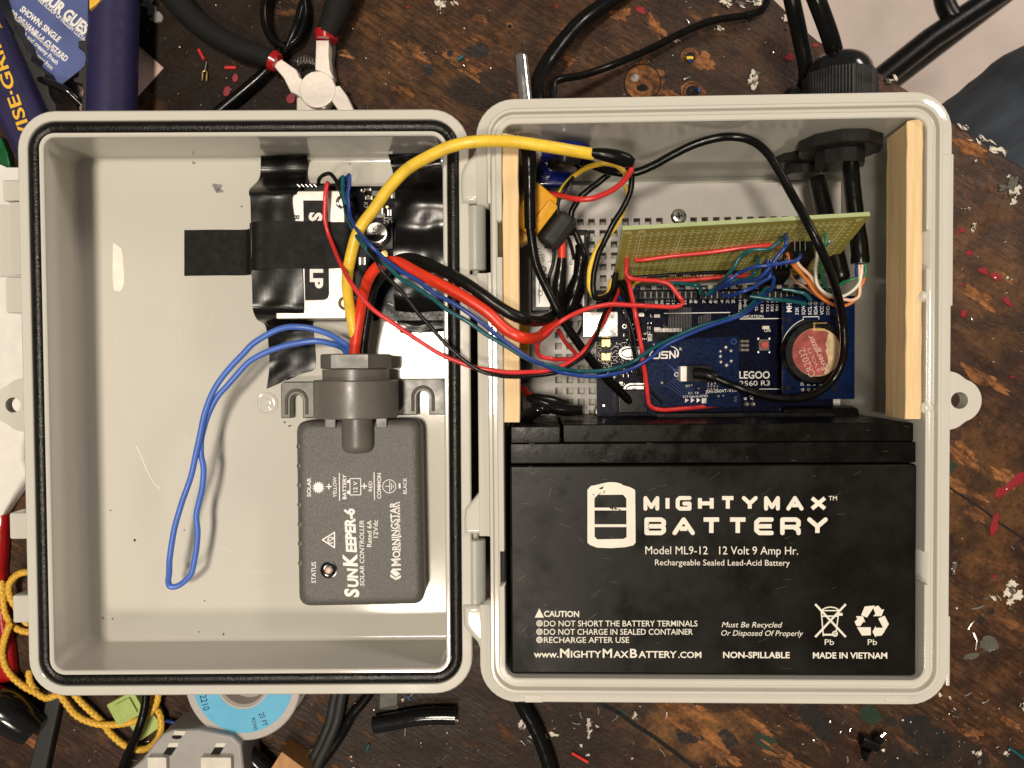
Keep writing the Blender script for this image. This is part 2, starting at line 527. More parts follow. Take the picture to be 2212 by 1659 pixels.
def mesh_of(name, mb, at, sharp=38):
    me = bpy.data.meshes.new(name)
    me.from_pydata([tuple((v - at) * MM) for v in mb.v], [], mb.f)
    for m in mb.mats:
        me.materials.append(M[m])
    me.polygons.foreach_set('material_index', mb.mi)
    bm = bmesh.new()
    bm.from_mesh(me)
    bmesh.ops.remove_doubles(bm, verts=bm.verts[:], dist=1e-7)
    bmesh.ops.recalc_face_normals(bm, faces=bm.faces[:])
    bm.to_mesh(me)
    bm.free()
    me.shade_smooth()
    me.set_sharp_from_angle(angle=R(sharp))
    return me

def place(o, at, lid):
    if lid:
        o.rotation_mode = 'QUATERNION'
        o.rotation_quaternion = LROT.to_quaternion()
        o.location = (LROT @ at + LORG) * MM
    else:
        o.location = at * MM

def weigh(o):
    m = o.modifiers.new('weighted_normals', 'WEIGHTED_NORMAL')
    m.keep_sharp = True
    m.weight = 60

def thing(name, label, cat, at, group=None, lid=False):
    o = bpy.data.objects.new(name, None)
    COL.objects.link(o)
    o.empty_display_size = 0.01
    at = Vector(at)
    place(o, at, lid)
    AT[o.name] = at
    return tag(o, label, cat, group)

def part(parent, name, mb, label=None, sharp=38):
    at = AT[parent.name]
    o = bpy.data.objects.new(name, mesh_of(name, mb, at, sharp))
    COL.objects.link(o)
    weigh(o)
    o.parent = parent
    AT[o.name] = at
    if label: o['label'] = label
    return o

def single(name, label, cat, mb, group=None, kind=None, lid=False, sharp=38):
    n = len(mb.v)
    at = Vector((sum(v.x for v in mb.v) / n, sum(v.y for v in mb.v) / n, min(v.z for v in mb.v)))
    o = bpy.data.objects.new(name, mesh_of(name, mb, at, sharp))
    COL.objects.link(o)
    weigh(o)
    place(o, at, lid)
    AT[o.name] = at
    return tag(o, label, cat, group, kind)

def zs(pts, z):
    """[(px, py, z?)...] -> Vectors; missing heights are interpolated between the given ones"""
    p = [list(q) for q in pts]
    if len(p[0]) < 3: p[0].append(z)
    if len(p[-1]) < 3: p[-1].append(z)
    i = 0
    while i < len(p):
        if len(p[i]) < 3:
            j = i
            while len(p[j]) < 3: j += 1
            a, b = p[i - 1][2], p[j][2]
            for k in range(i, j):
                t = (k - i + 1) / (j - i + 1)
                t = t * t * (3 - 2 * t)
                p[k].append(a + (b - a) * t)
        i += 1
    return [W(*q) for q in p]

def wire_path(pts, z=0, sub=7):
    return smooth(zs(pts, z), sub)

def wire(name, label, cat, pts, wpx, mt, z=0, group=None, seg=10, sub=7):
    """tube through photo points; wpx = apparent width in photo pixels at the path's mean height"""
    path = wire_path(pts, z, sub)
    sd = random.uniform(0, 99)
    if wpx < 15:
        n_ = len(path) - 1
        for i in range(1, n_):
            e = min(1, i / 5, (n_ - i) / 5) * 0.42
            path[i] = path[i] + Vector((noise.noise(Vector((i * .13, sd, 0))), noise.noise(Vector((i * .13, sd, 9))), 0)) * e
    zm = sum(p.z for p in path) / len(path)
    mb = MB().tube(path, wpx / 2 / pxmm(zm), mt, seg)
    return single(name, label, cat, mb, group)
# ------------------------------------------------------------------ setting: floor and workbench
mb = MB()
mb.add([(-2500, -2500, -760), (2500, -2500, -760), (2500, 2500, -760), (-2500, 2500, -760)], [(0, 1, 2, 3)], 'floor')
single('floor', None, None, mb, kind='structure')

edge = [(1600, -70), (1650, -25), (1694, 17), (1725, 50), (1769, 87), (1830, 120), (1891, 150), (1964, 195), (2015, 232), (2061, 265), (2134, 312), (2212, 362), (2330, 450), (2500, 590)]
ep = [W(x, y, 0) for x, y in edge]
ring_ = ep + [W(3100, 1100, 0), W(3100, 2500, 0), W(-1000, 2500, 0), W(-1000, -700, 0), W(1000, -700, 0), W(1450, -220, 0)]
mb = MB().prism(ring_, -32, 0, 'bench', bevel=1.6, seg=3)
at = Vector((0, 0, 0))
bench = bpy.data.objects.new('workbench', mesh_of('workbench', mb, at))
COL.objects.link(bench)
AT['workbench'] = at
tag(bench, 'scratched dark brown wooden workbench spotted with paint', None, kind='structure')

def blob(mb, px, py, r, mt, z, ry=None, ang=0, rough=0.28, n=22, tall=0):
    ry = ry or r
    ca, sa = math.cos(R(ang)), math.sin(R(ang))
    pts = []
    sd = random.uniform(0, 90)
    n = 36
    for k in range(n):
        t = 2 * math.pi * k / n
        c_, s_ = math.cos(t), math.sin(t)
        q = 1 + rough * (1.1 * noise.noise(Vector((c_ * .9, s_ * .9, sd))) + .7 * noise.noise(Vector((c_ * 2.3, s_ * 2.3, sd + 7))) + .5 * noise.noise(Vector((c_ * 6, s_ * 6, sd + 3))))
        x, y = r * q * math.cos(t), ry * q * math.sin(t)
        pts.append((px + x * ca - y * sa, py + x * sa + y * ca))
    if tall:
        c_ = (sum(p[0] for p in pts) / n, sum(p[1] for p in pts) / n)
        lps = []
        for f_, h_ in ((1.0, z - .05), (.93, z + tall * .6), (.72, z + tall)):
            lps.append([W(c_[0] + (p[0] - c_[0]) * f_, c_[1] + (p[1] - c_[1]) * f_, h_) for p in pts])
        mb.loft(lps, mt, True, False, True)
        return
    mb.flat(FW(z), pts, mt)

stain = MB()
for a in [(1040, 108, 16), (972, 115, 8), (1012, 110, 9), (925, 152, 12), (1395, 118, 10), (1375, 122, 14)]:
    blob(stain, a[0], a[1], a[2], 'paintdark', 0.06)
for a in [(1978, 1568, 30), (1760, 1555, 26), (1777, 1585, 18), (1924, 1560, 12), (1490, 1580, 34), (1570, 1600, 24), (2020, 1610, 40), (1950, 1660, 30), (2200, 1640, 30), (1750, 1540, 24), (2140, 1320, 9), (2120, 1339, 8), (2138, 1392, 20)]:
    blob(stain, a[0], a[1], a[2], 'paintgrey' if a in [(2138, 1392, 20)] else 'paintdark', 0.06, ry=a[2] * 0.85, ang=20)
blob(stain, 2098, 1418, 16, 'paintgrey', 0.07, ry=7, ang=-15)
for a in [(1880, 1545, 27, 20), (1653, 1598, 26, 18), (1340, 1538, 14, 6), (2054, 1010, 10, 14)]:
    blob(stain, a[0], a[1], a[2], 'paintgreen', 0.08, ry=a[3], ang=25)
part(bench, 'paint_stain', stain)
bare = MB()
for a in [(900, 112, 30, 10, 38), (860, 100, 16, 5, 40), (985, 125, 26, 9, 25), (1005, 152, 34, 9, 30), (866, 193, 26, 11, 40), (750, 120, 14, 7, 25), (1420, 60, 24, 14, 60), (1390, 125, 14, 24, 10),
          (1415, 65, 8, 10, 0), (1455, 210, 22, 9, 30), (1345, 32, 16, 12, 10), (1230, 128, 10, 9, 0), (1225, 65, 14, 10, 30), (1040, 40, 14, 8, 0), (1390, 178, 34, 24, 0), (1495, 200, 24, 14, 0), (1520, 130, 26, 16, 20),
          (2090, 990, 44, 14, 38), (2170, 1030, 30, 12, 35), (2085, 1060, 40, 10, 30), (2110, 1110, 24, 18, 20), (2055, 1050, 20, 10, 30), (2130, 820, 40, 10, 30), (2110, 640, 34, 12, 35), (2170, 600, 26, 7, 35),
          (1480, 1560, 60, 20, 38), (1560, 1630, 44, 18, 35), (1500, 1530, 44, 14, 25), (1700, 1640, 60, 16, 30), (1640, 1570, 40, 10, 35), (2100, 1580, 26, 12, 30), (2180, 1560, 20, 7, 35), (60, 1590, 50, 14, 32), (2100, 320, 30, 14, 30)]:
    blob(bare, a[0], a[1], a[2] * 1.1, 'bare', 0.04, ry=a[3] * 1.1, ang=a[4], rough=0.8)
part(bench, 'worn_wood_mark', bare)
red = MB()
for a in [(1385, 22, 12, 7, 20), (1707, 123, 9, 9, 0), (1202, 14, 4, 3, 0), (2078, 497, 6, 5, 0), (2095, 547, 7, 6, 0), (2082, 677, 8, 8, 0), (2176, 652, 13, 6, 50), (2125, 585, 12, 7, 30), (2150, 598, 12, 8, 30), (2076, 614, 4, 3, 0),
          (2068, 502, 4, 3, 0), (2148, 1135, 8, 24, 8), (2163, 1065, 9, 16, 38), (2195, 1040, 10, 24, 45), (2147, 1245, 4, 4, 0), (1760, 98, 7, 5, 0), (880, 15, 4, 3, 0), (2187, 815, 5, 3, 0), (1170, 166, 4, 4, 0), (1138, 188, 3, 3, 0)]:
    blob(red, a[0], a[1], a[2], 'paintred', 0.09, ry=a[3], ang=a[4], tall=.25, rough=.45)
part(bench, 'red_paint_stain', red)
wh = MB()
for a in [(950, 12, 7, 16), (960, 5, 18, 10), (985, 8, 10, 6), (1577, 8, 40, 12), (1640, 8, 26, 16), (1460, 88, 12, 7), (1627, 170, 13, 20), (1552, 60, 14, 7), (1700, 45, 16, 22), (1790, 122, 14, 8), (1848, 160, 8, 6),
          (2185, 1280, 20, 26), (2150, 1292, 18, 5), (2185, 400, 22, 30), (2190, 420, 14, 18), (2060, 1230, 8, 16), (1160, 1590, 26, 10), (1130, 1560, 12, 20), (2210, 1522, 10, 14), (2105, 490, 9, 12), (2088, 450, 12, 4),
          (2120, 300, 26, 8), (2160, 325, 22, 8), (2080, 275, 20, 6), (1925, 175, 18, 6), (2175, 1630, 9, 9), (2112, 1632, 10, 14), (1272, 1570, 10, 20), (1370, 1550, 6, 12)]:
    for j in range(11):
        g_ = random.gauss
        k_ = random.choice((.12, .16, .2, .3, .42))
        blob(wh, a[0] + g_(0, .42) * a[2], a[1] + g_(0, .42) * a[3], max(.9, a[2] * k_), random.choice(('paintwhite', 'paintwhite', 'paintgrey')), 0.10 + j * 0.01, ry=max(.9, a[3] * k_ * random.uniform(.6, 1.3)), ang=random.uniform(0, 60), rough=0.9, tall=random.uniform(.15, .6))
part(bench, 'cream_paint_stain', wh)
ck = MB()
def crack(pts, w):
    ps = [(x + random.uniform(-1, 1), y + random.uniform(-1, 1)) for x, y in pts]
    ck.line(FW(0.11), ps, w, 'crack', rnd=True)
crack([(1290, 1516), (1340, 1540), (1370, 1565), (1410, 1590), (1450, 1620), (1500, 1659), (1560, 1700)], 9)
crack([(2045, 1050), (2085, 1075), (2120, 1100), (2160, 1130), (2212, 1165), (2280, 1210)], 4.5)
crack([(760, 0), (800, 20), (850, 55), (900, 70), (930, 95), (950, 108)], 2.2) if False else None
crack([(740, 5), (790, 20), (840, 45), (900, 85), (960, 125), (1030, 165)], 1.2)
crack([(700, -10), (770, 30), (815, 48), (850, 70), (888, 78), (930, 90)], 1.6) if False else None
crack([(555, 5), (590, 30), (640, 48), (690, 85), (720, 100), (750, 120)], 1.5)
part(bench, 'plank_joint', ck)
hole = MB()
def ringhole(px, py, r):
    c = W(px, py, 0); rm = r / pxmm(0)
    hole.ring(FW(.12), (px, py), r * .5, r * 1.35, 'bare', 26)
    hole.disc(FW(.2), (px + 1, py + 1), r * .8, 'crack', 22)
    hole.ring(FW(.25), (px, py), r * .97, r * 1.06, 'crack', 26)
ringhole(1000, 26, 5) if False else None
ringhole(1100, 56, 6)
ringhole(1490, 122, 14)
ringhole(1495, 198, 18)
c = W(1388, 178, 0)
hole.disc(FW(.08), (1388, 178), 38, 'bare', 30)
hole.ring(FW(.16), (1388, 178), 38, 40.5, 'crack', 40)
hole.disc(FW(.18), (1372, 168), 9, 'clip', 7)
hole.disc(FW(.18), (1388, 190), 14, 'crack', 7, ry=8)
part(bench, 'drill_mark', hole)

# ------------------------------------------------------------------ enclosure: body
enc = thing('electronics_enclosure', 'open pale grey plastic hinged enclosure filled with wiring', 'enclosure', (0, 0, 0))
HX, HY = 86.0, 111.7
def bl(d, z, r0=14.0):
    return rrect(-HX + d, HX - d, -HY + d, HY - d, max(3.2, r0 - d), z)
mb = MB()
mb.loft([bl(8, 0.3), bl(6.5, 1.2), bl(5.5, 3), bl(4.0, 70), bl(0.4, 71), bl(0, 71.6), bl(0, 79.2), bl(.5, 79.7), bl(3.7, 79.8), bl(4.0, 81.0), bl(4.3, 81.3), bl(5.2, 81.3), bl(5.5, 81.0), bl(5.7, 79.2), bl(7.0, 79.2),
         bl(7.15, 80.2), bl(7.4, 80.5), bl(9.0, 80.5), bl(9.4, 80.1), bl(9.9, 70), bl(11.8, 5), bl(13, 3.2), bl(16, 3)], 'plastic', True, True, True)
# raised pads in the flange, edge bumps
for px, py in ((1120, 208), (2145 - 12, 208)):
    pass
mb.box((HX + .2, 62, 75.5), (1.6, 55, 7), 'plastic', .5)
mb.box((HX + .2, 10, 75.5), (1.6, 60, 7), 'plastic', .5) if False else None
mb.box((HX + .2, -92, 75.5), (1.4, 26, 7), 'plastic', .5)
for px, py in ((1044, 1405), (2047, 1405), (1085, 208), (1790, 1515), (1145, 1515), (2170 - 25 - 15, 208), (2045, 720)):
    pass
for px, py, a, b in ((1086, 209, 20, 9), (2169 - 30 - 7, 209, 18, 8), (1153, 1509, 19, 8), (1931, 1509, 19, 7), (2042, 1402, 7, 18), (2042, 315, 7, 18)):
    c = W(px, py, 79.8)
    s_ = pxmm(79.8)
    if abs(c.x) < HX - 2 and abs(c.y) < HY - 1:
        mb.box((c.x, c.y, 79.82), (a * 2 / s_ / 1.0, b * 2 / s_, 0.5), 'plastic', .15)
body = part(enc, 'body', mb, sharp=32)
cut = MB()
def cutbox(x0, y0, x1, y1, z0, z1):
    a = W(x0, y0, 79.8); b = W(x1, y1, 79.8)
    cut.box(((a.x + b.x) / 2, (a.y + b.y) / 2, (z0 + z1) / 2), (b.x - a.x, a.y - b.y, z1 - z0), 'plastic')
cutbox(990, 442, 1061, 590, 40, 90)
cutbox(990, 1158, 1061, 1307, 40, 90)
cutbox(1073, 476, 1091, 556, 73, 90)
cutbox(1079, 1190, 1096, 1266, 73, 90)
cutbox(1988, 497, 2008, 580, 73, 90)
cutbox(1980, 1192, 2003, 1262, 73, 90)
co = bpy.data.objects.new('cutter', mesh_of('cutter', cut, AT[enc.name]))
COL.objects.link(co)
bm_ = body.modifiers.new('notch', 'BOOLEAN')
bm_.operation = 'DIFFERENCE'
bm_.solver = 'EXACT'
bm_.use_self = True
bm_.object = co
bpy.context.view_layer.update()
dg = bpy.context.evaluated_depsgraph_get()
nm = bpy.data.meshes.new_from_object(body.evaluated_get(dg))
body.modifiers.clear()
weigh(body)
body.data = nm
nm.shade_smooth()
nm.set_sharp_from_angle(angle=R(32))
bpy.data.objects.remove(co)

# mounting ear with a hole, on the far side from the hinge
def ear(F0, hc, r_hole, r_out, z0, z1, side, cut, mt='plastic', name='mounting_ear'):
    """side +1: body lies to -x of the ear. F0(px,py)->Vector"""
    c = F0(*hc)
    s_ = r_out
    lo, hi, hl, hh = [], [], [], []
    n = 40
    for k in range(n):
        t = 2 * math.pi * k / n
        x, y = math.cos(t), math.sin(t)
        rad = r_out
        if x * side < 0.25:
            # flare towards the wall
            f = (0.25 - x * side)
            rad = min(r_out * (1 + 0.75 * f * abs(y) ** 0.5), cut / max(1e-6, -x * side) if x * side < -0.02 else 1e9)
        ox, oy = c.x + x * rad, c.y + y * rad
        lo.append((ox, oy, z0)); hi.append((ox, oy, z1))
        hl.append((c.x + x * r_hole, c.y + y * r_hole, z0)); hh.append((c.x + x * r_hole, c.y + y * r_hole, z1))
    m_ = MB()
    m_.loft([lo, hi, hh, hl, lo], mt)
    return m_
part(enc, 'mounting_ear', ear(FW(76), (2071, 865), 3.1, 8.0, 71, 76.5, 1, 5))

# hinge brackets (body side) and barrels
def bracket(pts, z0, z1, bv=2.4):
    m_ = MB().prism([W(x, y, z1) for x, y in pts], z0, z1, 'plastic', bevel=bv, seg=4)
    return m_
part(body, 'hinge_bracket', bracket([(1034, 292), (1029, 315), (1020, 333), (1003, 352), (995, 372), (993, 395), (996, 438), (1066, 438), (1066, 300)], 69, 79.3))
part(body, 'hinge_bracket', bracket([(998, 591), (1000, 640), (1012, 672), (1030, 690), (1046, 712), (1066, 715), (1066, 591)], 69, 79.3))
part(body, 'hinge_bracket', bracket([(1044, 1030), (1036, 1062), (1020, 1082), (1005, 1100), (1002, 1122), (1004, 1154), (1066, 1155), (1066, 1030)], 69, 79.3, 1.5))
part(body, 'hinge_bracket', bracket([(999, 1309), (1000, 1352), (1012, 1370), (1030, 1390), (1042, 1420), (1066, 1420), (1066, 1309)], 69, 79.3))
for y0, y1 in ((446, 586), (1162, 1303)):
    a = W(1027, y0, 73.5); b = W(1028, y1, 73.5)
    m_ = MB().lathe(a, b - a, [(0, 3.3), (.5, 3.9), ((b - a).length - .5, 3.9), ((b - a).length, 3.3)], 'plastic_dark', 28)
    m_.cyl(a - (b - a).normalized() * 2, b + (b - a).normalized() * 2, 1.4, 'plastic_dark', 14)
    part(enc, 'hinge_barrel', m_)
    m_ = MB().box(((W(1058, y0, 74).x) + 2, (a.y + b.y) / 2, 72), (3, (a.y - b.y) + 6, 8), 'plastic')

# ------------------------------------------------------------------ enclosure: lid (its own frame, hung on the hinge)
LX, LY = 83.5, 109.3
def ll(d, z, r0=14.0):
    return [LROT @ p + LORG for p in rrect(-LX + d, LX - d, -LY + d, LY - d, max(2.4, r0 - d), z)]
def lw(v):
    return LROT @ Vector(v) + LORG
mb = MB()
fl = rrect(-79.6, 76.0, -100.6, 100.4, 3.0, -33.5)
def lf(d, z):
    return [LROT @ p + LORG for p in rrect(-79.6 + d, 76.0 - d, -100.6 + d, 100.4 - d, max(.6, 4.2 - d), z)]
mb.loft([ll(8, -36.6), ll(6, -36.2), ll(4.4, -35), ll(2.6, -9), ll(.4, -8), ll(0, -7.5), ll(0, -.6), ll(.5, -.05), ll(3.5, 0), ll(3.75, -.3), ll(3.9, -2.4), ll(8.0, -2.4), ll(8.1, -.1), ll(8.35, .3), ll(9.2, .3), ll(9.7, -.1)]
        , 'plastic', True, True, False)
mb.loft([ll(9.7, -.1)] + [[a.lerp(b, t) + Vector((0, 0, 0)) for a, b in zip(ll(9.9, -1.0), lf(-.25, -31.9))] for t in (0, .35, .7, .93)] + [lf(0.05, -32.6), lf(.55, -33.2), lf(1.3, -33.5), lf(2.2, -33.5)], 'plastic', True, False, True)
# catches on the outer side
def lblock(x0, y0, x1, y1, h0, h1, bev=.8):
    a = L(x0, y0, h1); b = L(x1, y1, h1)
    m_ = MB().box(((a.x + b.x) / 2, (a.y + b.y) / 2, (h0 + h1) / 2), (abs(b.x - a.x), abs(a.y - b.y), h1 - h0), 'plastic', bev)
    for i, v in enumerate(m_.v):
        m_.v[i] = lw(v)
    return m_
for b_ in ((10, 598, 52, 676), (19, 1108, 62, 1165), (26, 1286, 72, 1346), (4, 388, 50, 434)):
    m_ = lblock(*b_, -13, -4.5)
    mb.add(m_.v, m_.f, 'plastic')
lid = part(enc, 'lid', mb, sharp=32)
m_ = MB().loft([ll(3.95, -1.9), ll(4.0, -.9), ll(4.7, -.15), ll(5.9, .12), ll(7.2, -.2), ll(7.85, -.9), ll(7.9, -1.9)], 'gasket')
part(lid, 'gasket', m_)
# latch clip with a sloped face
a = L(-40, 437, -3); b = L(52, 592, -3)
prof = [(a.x, -13), (a.x, -7.5), (L(17, 500, -3).x - .6, -7.0), (L(19, 500, -3).x, -4.0), (L(44, 500, -3).x, -2.6), (L(50, 500, -3).x, -3.4), (L(51, 500, -3).x, -13)]
m_ = MB().loft([[lw((x, y, h)) for x, h in prof] for y in (a.y, b.y)], 'plastic', True, True, True)
part(lid, 'latch_clip', m_)
lc = L(28, 875, -5)
m2 = ear(lambda x, y: lc, (0, 0), 2.9, 7.6, -9, -5, -1, 5.5)
m2.v = [lw(v) for v in m2.v]
part(lid, 'mounting_ear', m2)

# marks on the lid floor: residue strip, scratch, smudges, moulded disc
F = lambda x, y: lw(L(x, y, -33.44))
m_ = MB()
m_.flat(F, [(244, 525), (250, 528), (262, 537), (265, 552), (268, 590), (268, 612), (264, 624), (258, 630), (246, 627), (243, 600)], 'residue')
part(lid, 'residue_mark', m_)
m_ = MB().line(F, [(294, 963), (304, 984), (318, 1018), (333, 1045), (346, 1056)], 1.3, 'label')
part(lid, 'scratch_mark', m_)
for _ in range(12):
    x, y = random.uniform(215, 620), random.uniform(370, 1370)
    a_ = R(random.uniform(0, 180)); l_ = random.uniform(8, 34)
    part(lid, 'fine_scratch', MB().line(F, [(x, y), (x + l_ * math.cos(a_), y + l_ * math.sin(a_)), (x + 1.6 * l_ * math.cos(a_ + .2), y + 1.6 * l_ * math.sin(a_ + .2))], .45, 'residue'))
m_ = MB()
def lblob(px, py, r, mt, ry=None, ang=0):
    ry = ry or r
    pts = []
    ph = random.uniform(0, 6)
    for k in range(14):
        t = 2 * math.pi * k / 14
        q = 1 + .25 * math.sin(3 * t + ph)
        x, y = r * q * math.cos(t), ry * q * math.sin(t)
        pts.append((px + x * math.cos(R(ang)) - y * math.sin(R(ang)), py + x * math.sin(R(ang)) + y * math.cos(R(ang))))
    m_.flat(F, pts, mt)
for q_ in ((469, 404, 10, 8), (474, 412, 8, 5), (418, 351, 5, 3, 50), (522, 446, 2, 1.5), (291, 1167, 2.5, 3), (243, 1337, 1.6, 1.6), (222, 1335, 3.5, 1, 50), (442, 1298, 1.5, 1.5), (430, 1365, 1.4, 1.4), (483, 1370, 1.5, 2.5), (702, 1380, 1.6, 1.6), (727, 1381, 1.4, 1.4), (615, 912, 3, 1.6), (626, 920, 4, 1.4, -15), (238, 1103, 1.2, 1.2), (398, 1145, 1.5, 1.5), (240, 1102, 1, 1), (755, 354, 3, 1), (909, 327, 5, 1.5, -15)):
    m_ = MB()
    lblob(q_[0], q_[1], q_[2], 'grey' if q_[2] > 4 else 'labelblack', q_[3], q_[4] if len(q_) > 4 else 0)
    part(lid, 'smudge', m_)
c = L(576, 872, -33.5)
m_ = MB().lathe((c.x, c.y, -33.5), (0, 0, 1), [(-.3, 4.7), (.35, 4.7), (.5, 4.4), (.4, 3.9), (.15, 3.7), (.15, 2.8), (.45, 2.3), (.6, 1.4)], 'plastic', 30)
m_.v = [lw(v) for v in m_.v]
part(lid, 'moulded_boss', m_)

# ------------------------------------------------------------------ wooden strips wedged along the long walls
m_ = MB()
x0, x1 = W(1087, 600, 78.5).x, W(1121, 600, 78.5).x
y0, y1 = W(1100, 912, 78.5).y, W(1100, 292, 78.5).y
def plank(x0, x1, y0, y1, z0, z1, jag):
    n = 14
    loops = []
    ys = [y0 + (y1 - y0) * k / n for k in range(n + 1)]
    for y in ys:
        w = .10 * math.sin(y * .35) + .06 * math.sin(y * 1.1)
        loops.append([(x0 + w, y, z0), (x0 + w, y, z1 - .3), (x0 + .3 + w, y, z1), (x1 - .3 + w, y, z1), (x1 + w, y, z1 - .3), (x1 + w, y, z0)])
    for i, j in enumerate(jag):
        p = loops[-1][i]
        loops[-1][i] = (p[0], p[1] + j, p[2])
    return MB().loft(loops, 'pine', True, True, True)
single('wooden_strip', 'thin pale pine strip wedged inside the enclosure beside the hinge, under the yellow wire', 'wood strip', plank(x0, x1, y0, y1, 63, 78.7, (.6, .2, .8, -.4, .5, .1)), group='pine strips glued along the enclosure walls')
x0, x1 = W(1957, 600, 79).x, W(1992, 600, 79).x
single('wooden_strip', 'thicker-looking pale pine strip standing against the enclosure wall opposite the hinge, beside the black nuts', 'wood strip', plank(x0, x1, W(1970, 905, 79).y, W(1970, 263, 79).y, 63.3, 79.2, (-1.5, -.5, .2, 1.0, .2, -.8)), group='pine strips glued along the enclosure walls')

# ------------------------------------------------------------------ perforated mounting plate
pt = 14.0
pz0 = 10.2
m_ = MB()
X0, X1 = W(1128, 700, pt).x, W(1816, 600, pt).x
Y1 = W(1400, 398, pt).y; Y0 = W(1400, 960, pt).y
hx0 = W(1206, 700, pt).x; hy1 = W(1400, 478, pt).y
P = 5.08; hs = 1.5
xs = [X0, hx0 - P / 2]
k = 0
while hx0 + (k + .5) * P < X1 - 2: xs.append(hx0 + (k + .5) * P); k += 1
xs.append(X1)
ys = [Y1, hy1 + P / 2]
k = 0
while hy1 - (k + .5) * P > Y0 + 2: ys.append(hy1 - (k + .5) * P); k += 1
ys.append(Y0)
scr = W(1466, 468, pt)
for i in range(len(xs) - 1):
    for j in range(len(ys) - 1):
        a, b, c, d = xs[i], xs[i + 1], ys[j + 1], ys[j]
        o = [(a, c, pt), (b, c, pt), (b, d, pt), (a, d, pt)]
        cx, cy = (a + b) / 2, (c + d) / 2
        solid = i == 0 or i == len(xs) - 2 or j == 0 or j == len(ys) - 2 or (abs(cx - scr.x) < 6.5 and abs(cy - scr.y) < 7)
        if solid:
            m_.add(o, [(0, 1, 2, 3)], 'panelgrey')
        else:
            h1 = [(cx - hs, cy - hs, pt), (cx + hs, cy - hs, pt), (cx + hs, cy + hs, pt), (cx - hs, cy + hs, pt)]
            h0 = [(x, y, pz0) for x, y, _ in h1]
            vs = o + h1 + h0
            fs = [(q, (q + 1) % 4, 4 + (q + 1) % 4, 4 + q) for q in range(4)] + [(4 + q, 4 + (q + 1) % 4, 8 + (q + 1) % 4, 8 + q) for q in range(4)]
            m_.add(vs, fs, 'panelgrey')
m_.add([(X0, Y0, pt), (X1, Y0, pt), (X1, Y1, pt), (X0, Y1, pt), (X0, Y0, pz0 - 1), (X1, Y0, pz0 - 1), (X1, Y1, pz0 - 1), (X0, Y1, pz0 - 1)], [(0, 1, 5, 4), (1, 2, 6, 5), (2, 3, 7, 6), (3, 0, 4, 7)], 'panelgrey')
pl = thing('mounting_plate', 'light grey perforated plate with square holes screwed to the enclosure floor', 'mounting plate', (scr.x, scr.y, pt))
part(pl, 'perforated_panel', m_)
m_ = MB().lathe((scr.x, scr.y, pt), (0, 0, 1), [(0, 3.6), (.3, 3.6), (.9, 3.1), (1.2, 2.3), (1.25, 1.0)], 'chrome', 30)
for t in (0, 90):
    m_.box((scr.x, scr.y, pt + 1.26), (3.0, .6, .12), 'crack', mx=Matrix.Rotation(R(t + 8), 4, 'Z'))
part(pl, 'screw', m_)

# ------------------------------------------------------------------ battery
bz = 77.5
bt = thing('sealed_battery', 'black rectangular sealed lead-acid battery with white printing', 'battery', (0, -60, 12))
bx0, bx1 = -74.6, 75.3
yb, yc, yt = W(1500, 1458, bz).y, W(1500, 1004, bz).y, W(1500, 917, bz).y
case = MB().box(((bx0 + bx1) / 2, (yb + yc) / 2, (12 + bz) / 2), (bx1 - bx0, yc - yb, bz - 12), 'battery', 1.0, 3)
for _ in range(60):
    x, y = random.uniform(1110, 1330), random.uniform(1010, 1445)
    if random.random() < .35: x = random.uniform(1330, 1960)
    a_ = R(random.gauss(-20, 25)); l_ = random.uniform(4, 26)
    case.line(FW(bz + .02), [(x, y), (x + l_ * math.cos(a_), y + l_ * math.sin(a_))], .35, 'ctrl2')
part(bt, 'case', case)
cap = MB()
xs_ = W(1214, 950, bz).x
xsp = 1200
cap.box(((bx0 + bx1) / 2, (yc + .5 + yc + 8.2) / 2, (13 + bz - .2) / 2), (bx1 - bx0 - .6, 7.7, bz - 13.2), 'batcap', .6)
cap.box(((bx0 + xs_) / 2, yc + 11.4, (13 + bz - .2) / 2), (xs_ - bx0 - .9, 6.4, bz - 13.4), 'batcap', .6)
cap.box(((xs_ + bx1) / 2, yc + 11.6, (13 + bz - 1.6) / 2), (bx1 - xs_ - .9, 7.0, bz - 15), 'batcap', .6)
for _ in range(30):
    x, y = random.uniform(1110, 1975), random.uniform(920, 996)
    if 942 < y < 956: continue
    l_ = random.uniform(4, 16); a_ = R(random.gauss(0, 30))
    cap.line(FW(bz - (.17 if y > 956 or x < xsp else 1.57)), [(x, y), (x + l_ * math.cos(a_), y + l_ * .2 * math.sin(a_))], .35, 'ctrl2')
part(bt, 'terminal_cover', cap)
F = FW(bz + .06)
p = MB()
ink = 'print'
